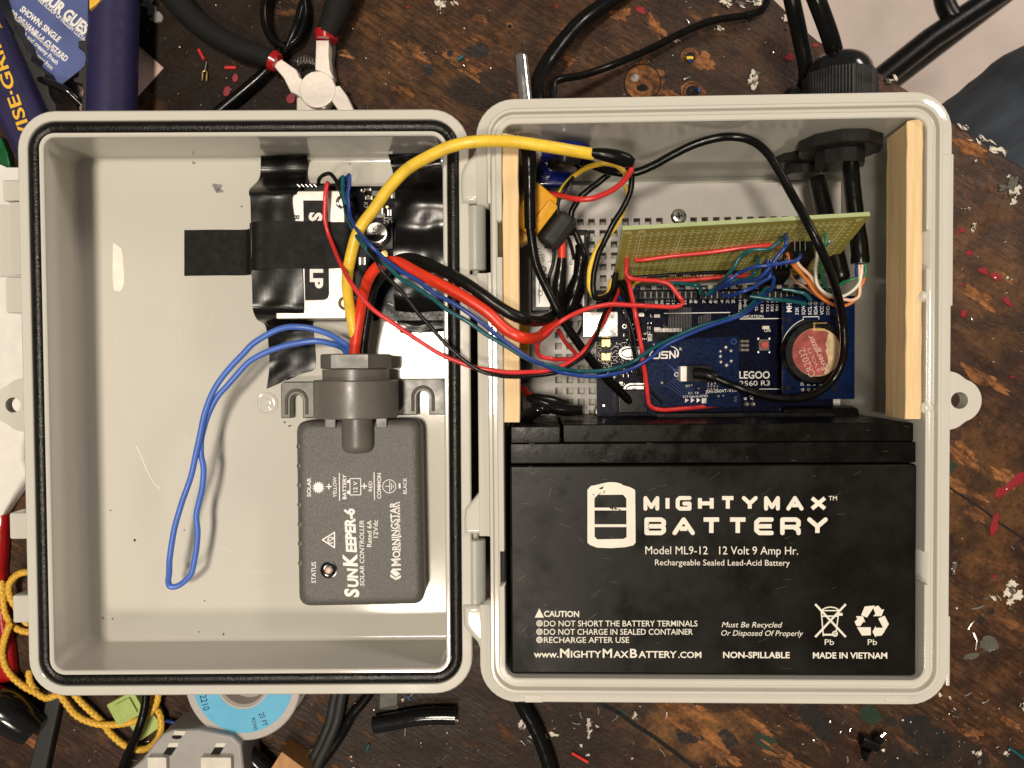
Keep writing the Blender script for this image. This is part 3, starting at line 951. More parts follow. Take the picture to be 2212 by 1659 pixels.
def glyph_word(mb, F, s, x0, x1, yt, yb, w, mt, widths):
    G = {'M': [[(0, 1), (0, 0), (.5, .85), (1, 0), (1, 1)]], 'I': [[(.5, 0), (.5, 1)]],
         'G': [[(1, 0), (.18, 0), (0, .18), (0, .82), (.18, 1), (1, 1), (1, .52), (.55, .52)]],
         'H': [[(0, 0), (0, 1)], [(1, 0), (1, 1)], [(0, .5), (1, .5)]], 'T': [[(0, 0), (1, 0)], [(.5, 0), (.5, 1)]],
         'Y': [[(0, 0), (.5, .52), (1, 0)], [(.5, .52), (.5, 1)]], 'A': [[(0, 1), (.5, 0), (1, 1)], [(.3, .68), (.7, .68)]],
         'X': [[(0, 0), (1, 1)], [(1, 0), (0, 1)]],
         'B': [[(0, 0), (.85, 0), (1, .14), (1, .36), (.88, .5), (0, .5)], [(.88, .5), (1, .64), (1, .86), (.85, 1), (0, 1), (0, 0)]],
         'E': [[(1, 0), (.2, 0), (0, .2), (0, .8), (.2, 1), (1, 1)], [(0, .5), (1, .5)]],
         'R': [[(0, 1), (0, 0), (.85, 0), (1, .14), (1, .4), (.86, .56), (0, .56)], [(.7, .56), (1, .78), (1, 1)]]}
    tot = sum(widths[c] for c in s)
    gap = (x1 - x0) * 0.035
    u = ((x1 - x0) - gap * (len(s) - 1)) / tot
    x = x0
    for c in s:
        cw = widths[c] * u
        for st in G[c]:
            mb.line(F, [(x + w / 2 + a * (cw - w), yt + w / 2 + b * (yb - yt - w)) for a, b in st], w, mt, rnd=len(st) > 2)
        x += cw + gap
wd = {'M': 1.05, 'I': .24, 'G': 1.05, 'H': 1.05, 'T': 1.02, 'Y': 1.05, 'A': 1.15, 'X': 1.12, 'B': 1.1, 'E': 1.0, 'R': 1.05}
glyph_word(p, F, 'MIGHTYMAX', 1390, 1786, 1071.5, 1103, 8.6, ink, wd)
glyph_word(p, F, 'BATTERY', 1392, 1788, 1117.5, 1156, 9.6, ink, wd)
p.text(F, 'TM', (1790, 1081), (1808, 1081), 9.5, ink)
p.text(F, 'Model ML9-12   12 Volt 9 Amp Hr.', (1394, 1197), (1724, 1198), 17, ink)
p.text(F, 'Rechargeable Sealed Lead-Acid Battery', (1415, 1221), (1706, 1222), 12.5, ink)
# battery emblem
def emb():
    o = [(1269, 1058), (1276, 1050), (1295, 1046), (1302, 1044), (1316, 1041.5), (1330, 1042), (1342, 1045), (1345, 1048), (1360, 1052), (1370, 1057), (1372, 1060), (1373, 1172), (1368, 1178), (1350, 1182), (1320, 1184), (1290, 1183), (1274, 1177), (1269, 1172)]
    i = [(1284, 1078), (1291, 1069), (1346, 1068.5), (1353, 1077), (1353.5, 1160), (1347, 1164), (1290, 1165), (1284.5, 1159)]
    y0, y1 = 1078, 1159
    p.flat(F, [o[0]] + o[1:11] + [(1353, 1077), (1346, 1068.5), (1291, 1069), (1284, 1078)], ink)
    p.flat(F, [o[0], (1284, 1078), (1284.5, 1159), o[17]], ink)
    p.flat(F, [o[10], o[11], (1353.5, 1160), (1353, 1077)], ink)
    p.flat(F, [o[17], (1284.5, 1159), (1290, 1165), (1347, 1164), (1353.5, 1160)] + o[11:17], ink)
    p.line(F, [(1284, 1099.5), (1353, 1099.5)], 6, ink)
    p.line(F, [(1284, 1135.5), (1353, 1135.5)], 6, ink)
emb()
p.flat(F, [(1155, 1334), (1165, 1314), (1175, 1334)], ink)
p.text(FW(bz + .09), '!', (1163.8, 1331), (1166.2, 1331), 11, 'battery', bold=.02)
p.text(F, 'CAUTION', (1175, 1332), (1251, 1332.5), 12.5, ink, bold=.025)
for y, t, x1 in ((1353, 'DO NOT SHORT THE BATTERY TERMINALS', 1506.5), (1371, 'DO NOT CHARGE IN SEALED CONTAINER', 1496.5), (1388.5, 'RECHARGE AFTER USE', 1359)):
    p.text(F, t, (1175, y), (x1, y), 12.3, ink, bold=.006)
    c = (1165.5, y - 6.5)
    p.ring(F, c, 4.9, 6.9, ink); p.ring(F, c, 2.4, 3.9, ink); p.disc(F, c, 1.3, ink, 10)
def smallcaps(mb, F, parts, x0, x1, y, y1, cap, mt, bold=.02):
    ws = [glyphs(t, bold, 0)[2] * k for t, k in parts]
    gap = .10
    tot = sum(ws) + gap * (len(ws) - 1)
    x = x0; u = (x1 - x0) / tot
    for (t, k), w in zip(parts, ws):
        ya = y + (y1 - y) * (x - x0) / (x1 - x0); yb_ = y + (y1 - y) * (x + w * u - x0) / (x1 - x0)
        mb.text(F, t, (x, ya), (x + w * u, yb_), cap * k, mt, bold=bold)
        x += (w + gap) * u
smallcaps(p, F, [('www.', .75), ('M', 1), ('IGHTY', .75), ('M', 1), ('AX', .75), ('B', 1), ('ATTERY', .75), ('.COM', .68)], 1153, 1515, 1420, 1421, 19, ink)
p.text(F, 'Must Be Recycled', (1559, 1355), (1690, 1355.5), 11.5, ink, shear=.25)
p.text(F, 'Or Disposed Of Properly', (1558, 1373), (1735, 1374), 11.5, ink, shear=.25)
p.text(F, 'NON-SPILLABLE', (1562, 1421), (1706, 1421.5), 13, ink, bold=.025)
p.text(F, 'MADE IN VIETNAM', (1756, 1422), (1916.5, 1422.5), 13, ink, bold=.025)
p.text(F, 'Pb', (1781.5, 1393), (1801.5, 1393), 12, ink)
p.text(F, 'Pb', (1874.5, 1393), (1894.5, 1393), 12, ink)
# crossed-out wheeled bin
p.line(F, [(1761, 1305), (1827, 1376)], 4.6, ink); p.line(F, [(1827, 1305), (1761, 1376)], 4.6, ink)
p.line(F, [(1774, 1320), (1778.5, 1374)], 2.6, ink); p.line(F, [(1812, 1320), (1806, 1366)], 2.6, ink)
p.line(F, [(1778, 1371), (1798, 1371)], 4, ink)
p.line(F, [(1773, 1319), (1783, 1313), (1794, 1311), (1805, 1313), (1814, 1319), (1773, 1319)], 2.6, ink)
p.line(F, [(1776, 1331), (1811, 1331)], 3, ink); p.line(F, [(1812, 1327), (1820, 1327)], 6, ink)
p.ring(F, (1803.5, 1369), 3.2, 6.4, ink); p.disc(F, (1803.5, 1369), 2, ink, 12)
# three chasing arrows
p.flat(F, [(1860, 1329), (1868, 1310), (1890, 1308), (1873, 1334)], ink)
p.flat(F, [(1886, 1312), (1897, 1308), (1905, 1317), (1910, 1316), (1904, 1331), (1886, 1331), (1891, 1326)], ink)
p.flat(F, [(1897, 1336), (1911, 1330), (1920, 1348), (1911, 1363)], ink)
p.flat(F, [(1884.5, 1365), (1891.5, 1352), (1892, 1356), (1908, 1356), (1911, 1364), (1904, 1373), (1892, 1374), (1891.5, 1377)], ink)
p.flat(F, [(1851, 1355), (1881, 1355), (1881, 1372), (1862, 1373)], ink)
p.flat(F, [(1849, 1331), (1864, 1331), (1869, 1344), (1865, 1343), (1858, 1353), (1850, 1352), (1846, 1343), (1852, 1337)], ink)
part(bt, 'printed_lettering', p)
sm = MB()
for x, y, r in ((1300, 1052, 7), (1306, 1062, 6), (1294, 1066, 5), (1287, 1075, 4), (1322, 1099, 6), (1330, 1100, 7), (1338, 1101, 4), (1283, 1068, 3)):
    for _ in range(3):
        sm.flat(FW(bz + .1), [(x + random.uniform(-1, 1) * r, y + random.uniform(-1, 1) * r * .8) for _ in range(3)], 'labelblack')
part(bt, 'scuff_mark', sm)

# ------------------------------------------------------------------ solar charge controller lying in the lid (lid frame)
def LP(px, py, h): return L(px, py, h)
hT = -20.5
c0 = L(775, 1110, -33.5)
sc_ = thing('solar_charge_controller', 'grey solar charge controller box with white lettering lying in the lid', 'charge controller', (c0.x, c0.y, -33.4), lid=True)
q_ = [L(x, y, hT) for x, y in ((637, 910), (908, 905), (916, 1308), (643, 1313))]
def quad_round(q, r, n=6):
    out = []
    for i in range(4):
        p, a, b = q[i], q[i - 1], q[(i + 1) % 4]
        d1 = (a - p).normalized(); d2 = (b - p).normalized()
        for k in range(n + 1):
            t = k / n
            out.append(p + d1 * r * (1 - t) ** 2 + d2 * r * t ** 2)
    return out
base = quad_round(q_, 5.0)
cen = sum(q_, Vector()) / 4
def inset(pts, d):
    o = []
    for p in pts:
        v = (p - cen); v.z = 0
        o.append(p - Vector((math.copysign(min(d, abs(v.x)), v.x), math.copysign(min(d, abs(v.y)), v.y), 0)))
    return o
m_ = MB()
lps = []
for d, h in ((.2, -33.4), (-.1, -31), (0, -23.2), (.5, -22.0), (1.4, -21.0), (2.6, -20.6), (4.0, -20.5)):
    lps.append([Vector((p.x, p.y, h)) for p in inset(base, d)])
m_.loft(lps, 'ctrl', True, True, True)
hous = part(sc_, 'housing', m_, sharp=50)
# moulded dimples along both sides
m_ = MB()
for k in range(7):
    for xx, rr in ((644 + k * .6, 1), (893 + k * 1.0, 1)):
        py = (955 if xx > 800 else 964) + k * 42
        c = L(xx, py, -21)
        m_ = MB().lathe((c.x - (-1 if xx < 800 else 1) * .9, c.y, -21.5), (0, 0, 1), [(0, 1.5), (.85, 1.5), (1.0, 1.3), (.7, 1.0), (.6, .3)], 'ctrl2', 18)
        part(hous, 'moulded_dimple', m_)
# cable gland body: axis along lid y
gx = L(769, 850, -16.5)
m_ = MB()
yt_, yb_ = L(770, 822, -3).y, L(770, 906, -3).y
m_.lathe((gx.x, yb_, -17.0), (0, 1, 0), [(0, 12), (0, 16.0), (.5, 16.5), (yt_ - yb_ - .5, 16.5), (yt_ - yb_, 16.0), (yt_ - yb_, 10)], 'ctrl2', 48)
yt2 = L(770, 797, -5).y
m_.lathe((gx.x, yt_ - .2, -17.0), (0, 1, 0), [(0, 12.2), (0, 13.0), (yt2 - yt_, 13.0), (yt2 - yt_ + .1, 11)], 'ctrl2', 40)
part(sc_, 'gland_collar', m_)
yt3 = L(770, 764, -5).y
m_ = MB().lathe((gx.x, yt2, -17.0), (0, 1, 0), [(0, 9), (0, 13.6), (.4, 14.0), (yt3 - yt2 - .4, 14.0), (yt3 - yt2, 13.5), (yt3 - yt2, 8.0), (yt3 - yt2 - 1, 7.6)], 'ctrl2', 6)
part(sc_, 'gland_nut', m_, sharp=20)
m_ = MB()
yn0, yn1 = L(767, 981, -14).y, L(767, 905, -14).y
rn = 6.3
gx2 = L(767, 940, -14).x
m_.lathe((gx2, yn1 + 2, -19.4), (0, -1, 0), [(0, rn)] + [(2 + (yn1 - yn0) - 3.2, rn)] + [(2 + (yn1 - yn0) - 3.2 + 3.2 * math.sin(R(a)), rn * (.55 + .45 * math.cos(R(a)))) for a in (20, 45, 70, 90)] + [(2 + yn1 - yn0 + .1, 1.5)], 'ctrl2', 36)
for xx in (714, 824):
    a = L(xx - 11, 902, -21); b = L(xx + 13, 924, -21)
    m_.box(((a.x + b.x) / 2, (a.y + b.y) / 2, -22.2), (abs(b.x - a.x), abs(a.y - b.y), 5.5), 'ctrl2', .4)
part(sc_, 'conduit_stub', m_)
def slot_ear(x0, x1, y0, y1, sx, name):
    h = -27.5
    a = L(x0, y0, h); b = L(x1, y1, h); s1 = L(sx - 13, y1, h); s2 = L(sx + 13, y1, h); top = L(sx, y0 + 40, h)
    m_ = MB()
    rr = (s2.x - s1.x) / 2; mx = (s1.x + s2.x) / 2
    pts = [(a.x, b.y), (a.x, a.y - 1.2), (a.x + 1.2, a.y), (b.x - 1.2, a.y), (b.x, a.y - 1.2), (b.x, b.y), (mx + rr, b.y)]
    pts += [(mx + rr * math.cos(R(t)), top.y + rr * math.sin(R(t))) for t in range(0, 181, 15)]
    pts += [(mx - rr, b.y)]
    m_.prism(pts, -33.3, h, 'ctrl2', bevel=.4, seg=1)
    rib = [Vector((mx + (rr + 1.7) * math.cos(R(t)), top.y + (rr + 1.7) * math.sin(R(t)), h)) for t in range(-0, 181, 15)]
    rib = [Vector((mx + rr + 1.7, b.y + 1.5, h))] + rib + [Vector((mx - rr - 1.7, b.y + 1.5, h))]
    m_.tube(rib, .7, 'ctrl2', 8)
    return m_
part(sc_, 'mounting_ear', slot_ear(606, 690, 825, 903, 641, 'e'))
part(sc_, 'mounting_ear', slot_ear(850, 961, 818, 896, 914, 'e'))
# lettering
F = FL(hT + .07)
p = MB()
ink = 'printw'
def vt(t, x, ys, ye, cap, bold=.012, x2=None, shear=0):
    p.text(F, t, (x, ys), (x if x2 is None else x2, ye), cap, ink, bold=bold, shear=shear)
vt('SOLAR', 671.5, 1073, 1032, 8.2, .02)
n = 16
for k in range(n):
    a = 2 * math.pi * k / n; b = 2 * math.pi * (k + .5) / n; c = 2 * math.pi * (k + 1) / n
    p.flat(F, [(688 + 9 * math.cos(a), 1053 + 9 * math.sin(a)), (688 + 14 * math.cos(b), 1053 + 14 * math.sin(b)), (688 + 9 * math.cos(c), 1053 + 9 * math.sin(c))], ink)
p.disc(F, (688, 1053), 9.2, ink, 24)
for cx, cy in ((710.5, 1051), (787, 1050)):
    p.line(F, [(cx - 6, cy), (cx + 6, cy)], 2.6, ink); p.line(F, [(cx, cy - 6), (cx, cy + 6)], 2.6, ink)
vt('YELLOW', 727, 1074.5, 1030, 7.6)
p.line(F, [(733, 1022), (733.5, 1082)], 2, ink)
vt('BATTERY', 748, 1078.5, 1025, 8, .025)
p.line(F, [(756, 1034), (779, 1033.5), (779.5, 1069), (756, 1069)], 1.8, ink, close=True)
p.flat(F, [(750, 1037), (756, 1037), (756, 1043), (750, 1043)], ink); p.flat(F, [(750, 1060), (756, 1060), (756, 1067), (750, 1067)], ink)
vt('12 V', 772, 1063, 1040, 9)
vt('RED', 804, 1061.5, 1039, 7.6)
p.line(F, [(808, 1020), (809, 1080)], 2, ink)
vt('COMMON', 823, 1077, 1022, 8.2, .025)
p.ring(F, (841, 1050.5), 13.4, 15, ink)
p.line(F, [(832, 1050.5), (842, 1050.5)], 1.6, ink); p.line(F, [(842, 1039), (842, 1062)], 1.6, ink); p.line(F, [(846, 1043), (846, 1058)], 1.6, ink); p.line(F, [(850, 1047), (850, 1054)], 1.6, ink)
p.line(F, [(863, 1044), (863.5, 1055)], 4.2, ink)
vt('BLACK', 878.5, 1067, 1032, 7.8)
def vsc(parts, x0, y0, x1, y1, cap, bold, shear=0):
    ws = [glyphs(t, bold, shear)[2] * k for t, k in parts]
    g_ = .07
    tot = sum(ws) + g_ * (len(ws) - 1); s = 0
    for (t, k), w in zip(parts, ws):
        a = s / tot; b = (s + w) / tot
        p.text(F, t, (x0 + (x1 - x0) * a, y0 + (y1 - y0) * a), (x0 + (x1 - x0) * b, y0 + (y1 - y0) * b), cap * k, ink, bold=bold, shear=shear)
        s += w + g_
vsc([('S', 1), ('UN', .74), ('K', 1), ('EEPER-6', .74)], 774.5, 1290, 765, 1098, 30, .045, .12)
vt('SOLAR CONTROLLER', 787, 1266, 1124, 9.5, .006, 786, .15)
vt('Rated 6A', 802.5, 1181.5, 1124, 9.6); vt('12Vdc', 816, 1161.5, 1123, 9.6)
vsc([('M', 1), ('ORNINGSTAR', .8)], 865.5, 1222, 857.5, 1084, 20, .022)
vt('corporation', 865.5, 1192, 1084, 6.6, .02, 863.5)
for dx in (0,):
    p.flat(F, [(843, 1236), (848, 1228), (866, 1228), (866, 1232), (856, 1232), (848, 1240)], ink)
    p.flat(F, [(846, 1239), (856, 1233), (865, 1239), (856, 1246)], ink)
    p.flat(F, [(843, 1240), (855, 1248), (866, 1242), (866, 1248), (855, 1253), (843, 1246)], ink)
vt('STATUS', 682.5, 1259.5, 1214, 9.6, .008)
p.line(F, [(696.5, 1166), (722.5, 1150), (722.5, 1183)], 2.8, ink, rnd=True, close=True)
p.ring(F, (714.5, 1167), 5.5, 7.6, ink, 20, 40, 340); p.line(F, [(709, 1165), (713, 1169), (721, 1161)], 2, ink)
part(sc_, 'printed_lettering', p)
c = L(710.5, 1231, hT)
m_ = MB().lathe((c.x, c.y, hT), (0, 0, 1), [(.02, 3.4), (.3, 3.4), (.35, 2.9), (.12, 2.6), (.12, 1.6)], 'blackgloss', 30)
m_.lathe((c.x, c.y, hT), (0, 0, 1), [(.1, 1.5), (.9, 1.45), (1.3, 1.1), (1.45, .5)], 'led', 20)
part(sc_, 'status_led', m_)

# ------------------------------------------------------------------ sensor module taped into the lid
mh = -15.0
c0 = L(700, 545, -33.4)
sl = thing('radio_module', 'boxy metal module with black label taped beside a dark circuit board', 'module', (c0.x, c0.y, -33.3), lid=True)
def lbox(x0, y0, x1, y1, h0, h1, mt, bev=.3):
    a = L(x0, y0, h1); b = L(x1, y1, h1)
    return MB().box(((a.x + b.x) / 2, (a.y + b.y) / 2, (h0 + h1) / 2), (abs(b.x - a.x), abs(a.y - b.y), h1 - h0), mt, bev)
pb = lbox(600, 403, 962, 692, -29.5, -28, 'pcbblack', .1)
for x, y, r_ in ((785, 412, 3), (795, 425, 3), (836, 447, 3), (830, 549, 8)):
    c = L(x, y, -27.9); pb.lathe((c.x, c.y, -28), (0, 0, 1), [(.02, r_ / 5.3), (.15, r_ / 5.4), (.16, r_ / 9)], 'gold', 18)
F = FL(-27.85)
pb.text(F, 'R7', (786, 425 + 12), (786, 450), 8, 'printw'); pb.text(F, 'U2', (829, 470), (829, 485), 9, 'printw'); pb.text(F, 'IC9', (838, 470), (838, 489), 9, 'printw'); pb.text(F, 'C4', (826, 537), (826, 551), 8, 'printw')
pb.line(F, [(838, 489), (834, 495), (834, 530), (815, 531)], 1.2, 'printw')
pb.line(F, [(764, 640), (785, 660), (760, 672)], 1.4, 'printw'); pb.line(F, [(838, 655), (850, 660)], 1.6, 'printw')
for k in range(5):
    pb.line(F, [(812 + k * 4.4, 461), (812 + k * 4.4, 470)], 2, 'printw')
part(sl, 'circuit_board', pb)
for a in ((788, 407, 800, 412), (781, 409, 788, 413), (803, 412, 830, 423), (790, 424, 803, 431), (812, 448, 826, 462), (838, 453, 844, 466), (777, 556, 788, 572), (812, 530, 820, 536), (846, 415, 858, 428)):
    m_ = lbox(*a, -28, -27.0, 'ctrl2', .1)
    a_ = L(a[0], a[1], -27); b_ = L(a[2], a[3], -27)
    if (a[2] - a[0]) < 16:
        for xx in (a_.x, b_.x):
            m_.box((xx, (a_.y + b_.y) / 2, -27.5), (.5, abs(a_.y - b_.y) + .05, 1.06), 'solder')
    part(sl, 'chip_component', m_)
can = lbox(592, 412, 747, 688, -28, mh, 'steel', .5)
F = FL(mh + .05)
can.flat(F, [(630, 422), (705, 422), (705, 430), (712, 430), (714, 575), (716, 640), (712, 649), (703, 653), (654, 655), (630, 655)], 'label')
can.flat(FL(mh + .09), [(655, 433), (700, 433), (707, 433), (708, 470), (710, 565), (711, 635), (708, 644), (700, 648), (659, 649)], 'labelblack')
can.flat(FL(mh + .08), [(631, 431), (650, 431), (651, 476), (632, 476)], 'label')
for k in range(26):
    x, y = 633 + random.random() * 15, 436 + random.random() * 24
    can.flat(FL(mh + .1), [(x, y), (x + 2.4, y), (x + 2.4, y + 2.4), (x, y + 2.4)], 'labelblack') if False else None
FF = FL(mh + .13)
can.text(FF, 'R', (634, 465), (634, 477), 13, 'labelblack', bold=.02)
can.text(FF, 'S', (669, 459), (669, 478), 27, 'printw', bold=.05)
can.text(FF, 'LP', (671, 581), (671, 623), 27, 'printw', bold=.05)
for k in range(6):
    can.line(F, [(726, 585 + k * 7), (740, 585 + k * 7)], 2.2, 'plier')
part(sl, 'metal_case', can)
for x, y in ((741, 437), (746, 655)):
    c = L(x, y, mh)
    m_ = MB().lathe((c.x, c.y, -28), (0, 0, 1), [(0, 2.8), (28 + mh + .3, 2.8), (28 + mh + .5, 2.3), (28 + mh, 1.6), (28 + mh - .3, .5)], 'chrome', 22)
    part(sl, 'screw_post', m_)
c = L(814, 503, -20)
m_ = MB().box((c.x + .3, c.y - .3, -27.2), (10.5, 10.5, 1.6), 'black', .4)
m_.lathe((c.x, c.y, -26.5), (0, 0, 1), [(0, 4.3), (1.2, 4.3), (1.6, 4.05), (2.0, 4.3), (6.3, 4.3), (6.8, 4.0), (6.85, 1)], 'usb', 30)
F = FL(-19.6)
pts = [(812 + 22 * math.cos(R(a)), 500 + 22 * math.sin(R(a))) for a in range(20, 161, 10)]
m_.flat(F, pts, 'labelblack')
m_.text(F, 'JFK', (812, 510), (812, 487), 9, 'labelblack'); m_.text(F, '6V8', (823, 508), (823, 486), 9, 'labelblack')
part(sl, 'capacitor', m_)
m_ = lbox(655, 396, 735, 412, -28, -20, 'black', .2)
for k in range(5):
    a = L(648 + k * 9, 404, -18)
    m_.tube([a, a + Vector((-1.0, 1.0, .3))], .2, 'solder', 6)
part(sl, 'pin_header', m_)

# black tape
def tape(label, rows, mt='tape', group='strips of black electrical tape in the lid', amp=.5, nx=13, sub=7, name='electrical_tape'):
    """rows: (xl, yl, xr, yr, h) in photo pixels / lid height"""
    m_ = MB()
    A3 = smooth([Vector((r_[0], r_[1], 0)) for r_ in rows], sub); B3 = smooth([Vector((r_[2], r_[3], r_[4])) for r_ in rows], sub)
    rw = [(a.x, a.y, b.x, b.y, b.z) for a, b in zip(A3, B3)]
    loops = []
    for j, r_ in enumerate(rw):
        lp = []
        for i in range(nx):
            t = i / (nx - 1)
            w = noise.noise(Vector((t * 2.6 + j * .05, j * .16, len(label) * .7)))
            end = min(1, j / 2, (len(rw) - 1 - j) / 2)
            lp.append(L(r_[0] + (r_[2] - r_[0]) * t, r_[1] + (r_[3] - r_[1]) * t, max(r_[4], -33.4) + amp * (w + .4) * end + .08))
        loops.append(lp)
    m_.loft(loops, mt, False)
    # thickness
    n0 = len(m_.v)
    m_.v += [v - Vector((0, 0, .14)) for v in m_.v[:n0]]
    f0 = list(m_.f)
    for f in f0:
        m_.f.append(tuple(n0 + k for k in reversed(f))); m_.mi.append(m_.mi[0])
    return single(name, label, 'tape', m_, group, lid=True, sharp=70)
tape('black tape strip over the label end of the metal module, running down to the controller', [(563, 336, 664, 333, -24), (563, 352, 664, 350, -31), (560, 385, 661, 382, -31), (540, 408, 655, 403, -19), (538, 420, 640, 417, -14.3),
      (541, 440, 631, 437, -14.2), (543, 560, 650, 560, -14.1), (545, 640, 655, 640, -14.2), (546, 668, 656, 670, -14.4), (555, 690, 660, 690, -19), (574, 706, 672, 700, -31), (581, 760, 680, 755, -33.2), (581, 800, 679, 796, -33.3), (576, 840, 655, 806, -33.2)])
tape('wide black tape strip crossing the middle of the metal module', [(398, 497, 398, 596, -33.35), (470, 496, 470, 595, -33.35), (536, 495, 536, 594, -33.2), (543, 480, 543, 584, -13.9), (600, 477, 600, 580, -13.75), (700, 479, 700, 580, -13.75), (750, 480, 742, 578, -13.9), (766, 482, 752, 578, -17)], 'tape_flat', amp=.12)
tape('black tape strip holding down the circuit board beside the gasket', [(838, 333, 945, 331, -26), (845, 358, 952, 354, -31.5), (853, 395, 958, 392, -28), (853, 430, 961, 428, -22), (856, 490, 964, 490, -23.5), (850, 545, 964, 545, -21.5), (850, 600, 965, 600, -22), (851, 645, 966, 645, -23.5), (856, 690, 966, 690, -32), (865, 720, 966, 716, -33.1)], amp=1.1)

# ------------------------------------------------------------------ leads between lid and body
wire('power_wire', 'thick yellow wire arching from the controller over the hinge into the body', 'wire',
     [(766, 725, 63), (764, 710, 64), (758, 677), (752, 640), (750, 602), (755.5, 565), (768, 515, 78), (783, 485), (808, 452), (840, 407), (878, 367), (923, 340), (973, 317), (1028, 306, 92), (1106, 306, 90), (1191, 318), (1243, 327), (1281.6, 333, 83)], 25.5, 'wyellow', group='thick leads from the controller', seg=14)
wire('power_wire', 'thick orange-red wire looping from the controller towards the black splices', 'wire',
     [(765, 775, 62), (768, 740, 63), (778, 677), (788, 627), (800, 595), (818, 575, 76), (840, 566, 78), (865, 569), (903, 590), (953, 615), (1003, 642), (1053, 675, 85), (1085, 705), (1104.5, 719, 84), (1128, 729, 83), (1150, 731, 76), (1167, 726, 66), (1188, 705, 58), (1200, 680, 50)], 25, 'wredthick', group='thick leads from the controller', seg=14)
wire('power_wire', 'thick black wire running behind the orange-red one to the splices', 'wire',
     [(782, 775, 58), (787, 730, 59), (793, 690), (805, 627), (823, 595), (843, 572, 70), (873, 559, 73), (903, 562), (940, 577), (990, 602), (1040, 635, 84), (1070, 657), (1104, 678, 84), (1132, 689, 82), (1150, 693, 74), (1167, 693, 66), (1190, 684, 58), (1205, 670, 46)], 25, 'wblack', group='thick leads from the controller', seg=14)
m_ = MB().tube(smooth([lw(L(*a)) for a in ((765.5, 766, -17), (766, 745, -16), (767, 733, -15.5))], 4), 2.9, 'wredthick', 14)
wire('jumper_loop', 'light blue wire bent into a long hairpin loop on the lid floor', 'wire',
     [(757, 772, 60), (752, 752, 63), (740, 740), (703, 720), (653, 707, 70), (603, 710), (553, 739), (525, 764), (490, 802), (462, 844), (442, 892), (428, 954), (415, 1017), (395, 1079), (376, 1142), (367.5, 1204, 66), (365, 1239), (364, 1258, 62), (370, 1267, 61.5), (388, 1264, 61), (408, 1247), (418, 1225), (425, 1191),
      (427.5, 1154), (425, 1116), (432, 1075), (440, 1035), (440, 1009), (435, 975), (436, 941), (448, 899), (470, 856, 66), (495, 828), (525, 794), (553, 772), (603, 750), (665.5, 737, 66), (708, 740), (738, 750), (750, 765, 60)], 13, 'wloop', seg=12)
thin = 'thin sensor leads crossing from the lid to the body'
RED = [(712, 425, 54), (708, 408, 60), (708, 396, 67), (704, 415, 69), (702, 440), (704, 475), (715, 520, 68), (735, 568), (760, 615, 84), (800, 662, 86), (850, 700), (905, 738), (960, 770), (1010, 789), (1055, 799, 88), (1097, 804), (1160, 803), (1194, 797), (1222, 787), (1250, 767, 78), (1268, 750), (1282, 730), (1299, 705), (1312, 680), (1325, 655), (1335, 632), (1340, 612, 34)]
wire('sensor_wire', 'thin red wire curving from the metal module down across the hinge', 'wire', RED, 9.6, 'wred', group=thin)
BLK = [(694, 410, 52), (689, 393, 62), (697, 379, 68), (711, 376, 69), (724, 388), (734, 410), (742, 432, 70), (757, 475), (790, 530), (812, 562, 88), (830, 590), (870, 633), (905, 678), (940, 719), (975, 756), (1010, 785), (1055, 806, 89), (1097, 812.5), (1150, 812), (1190, 806), (1222, 796), (1262, 768, 78), (1284, 735), (1296, 702), (1310, 665), (1325, 638), (1336, 606, 34)]
wire('sensor_wire', 'thin black wire running beside the red, teal and blue sensor leads', 'wire', BLK, 8.6, 'wblack', group=thin)
TEAL = [(735, 405, 54), (734, 390, 64), (741, 383, 69), (741, 408, 70), (744, 440), (750, 465, 72), (765, 502), (785, 529, 84), (805, 553), (840, 578), (865, 601), (903, 624), (940, 649), (978, 676), (1015, 698, 90), (1053, 723), (1097, 751, 88), (1146, 777), (1194, 792), (1222, 798), (1250, 802), (1291, 802, 74), (1319, 798), (1347, 790), (1375, 777), (1410, 753, 60), (1465, 724), (1510, 706), (1550, 694, 52), (1580, 685), (1607, 672), (1626, 654), (1642, 636), (1656, 622, 40)]
wire('sensor_wire', 'thin teal wire swooping beside the dark blue one to the controller board', 'wire', TEAL, 9.2, 'wteal', group=thin)
BLU = [(752, 410, 54), (748, 390, 65), (754, 378, 71), (755, 400, 72), (751, 430), (755, 465, 75), (773, 498), (793, 521, 87), (815, 545), (833, 561), (860, 582), (903, 607), (940, 634), (978, 656), (1028, 687, 92), (1065, 716), (1097, 741, 89), (1146, 774), (1187, 794), (1222, 807), (1264, 812, 78), (1298, 812), (1333, 806), (1368, 794), (1403, 775), (1430, 752, 62), (1473, 728), (1534, 703, 54), (1586, 687), (1621, 669), (1642, 650), (1656, 631, 40)]
wire('sensor_wire', 'thin dark blue wire swooping beside the teal one to the controller board', 'wire', BLU, 9.2, 'wblue', group=thin)
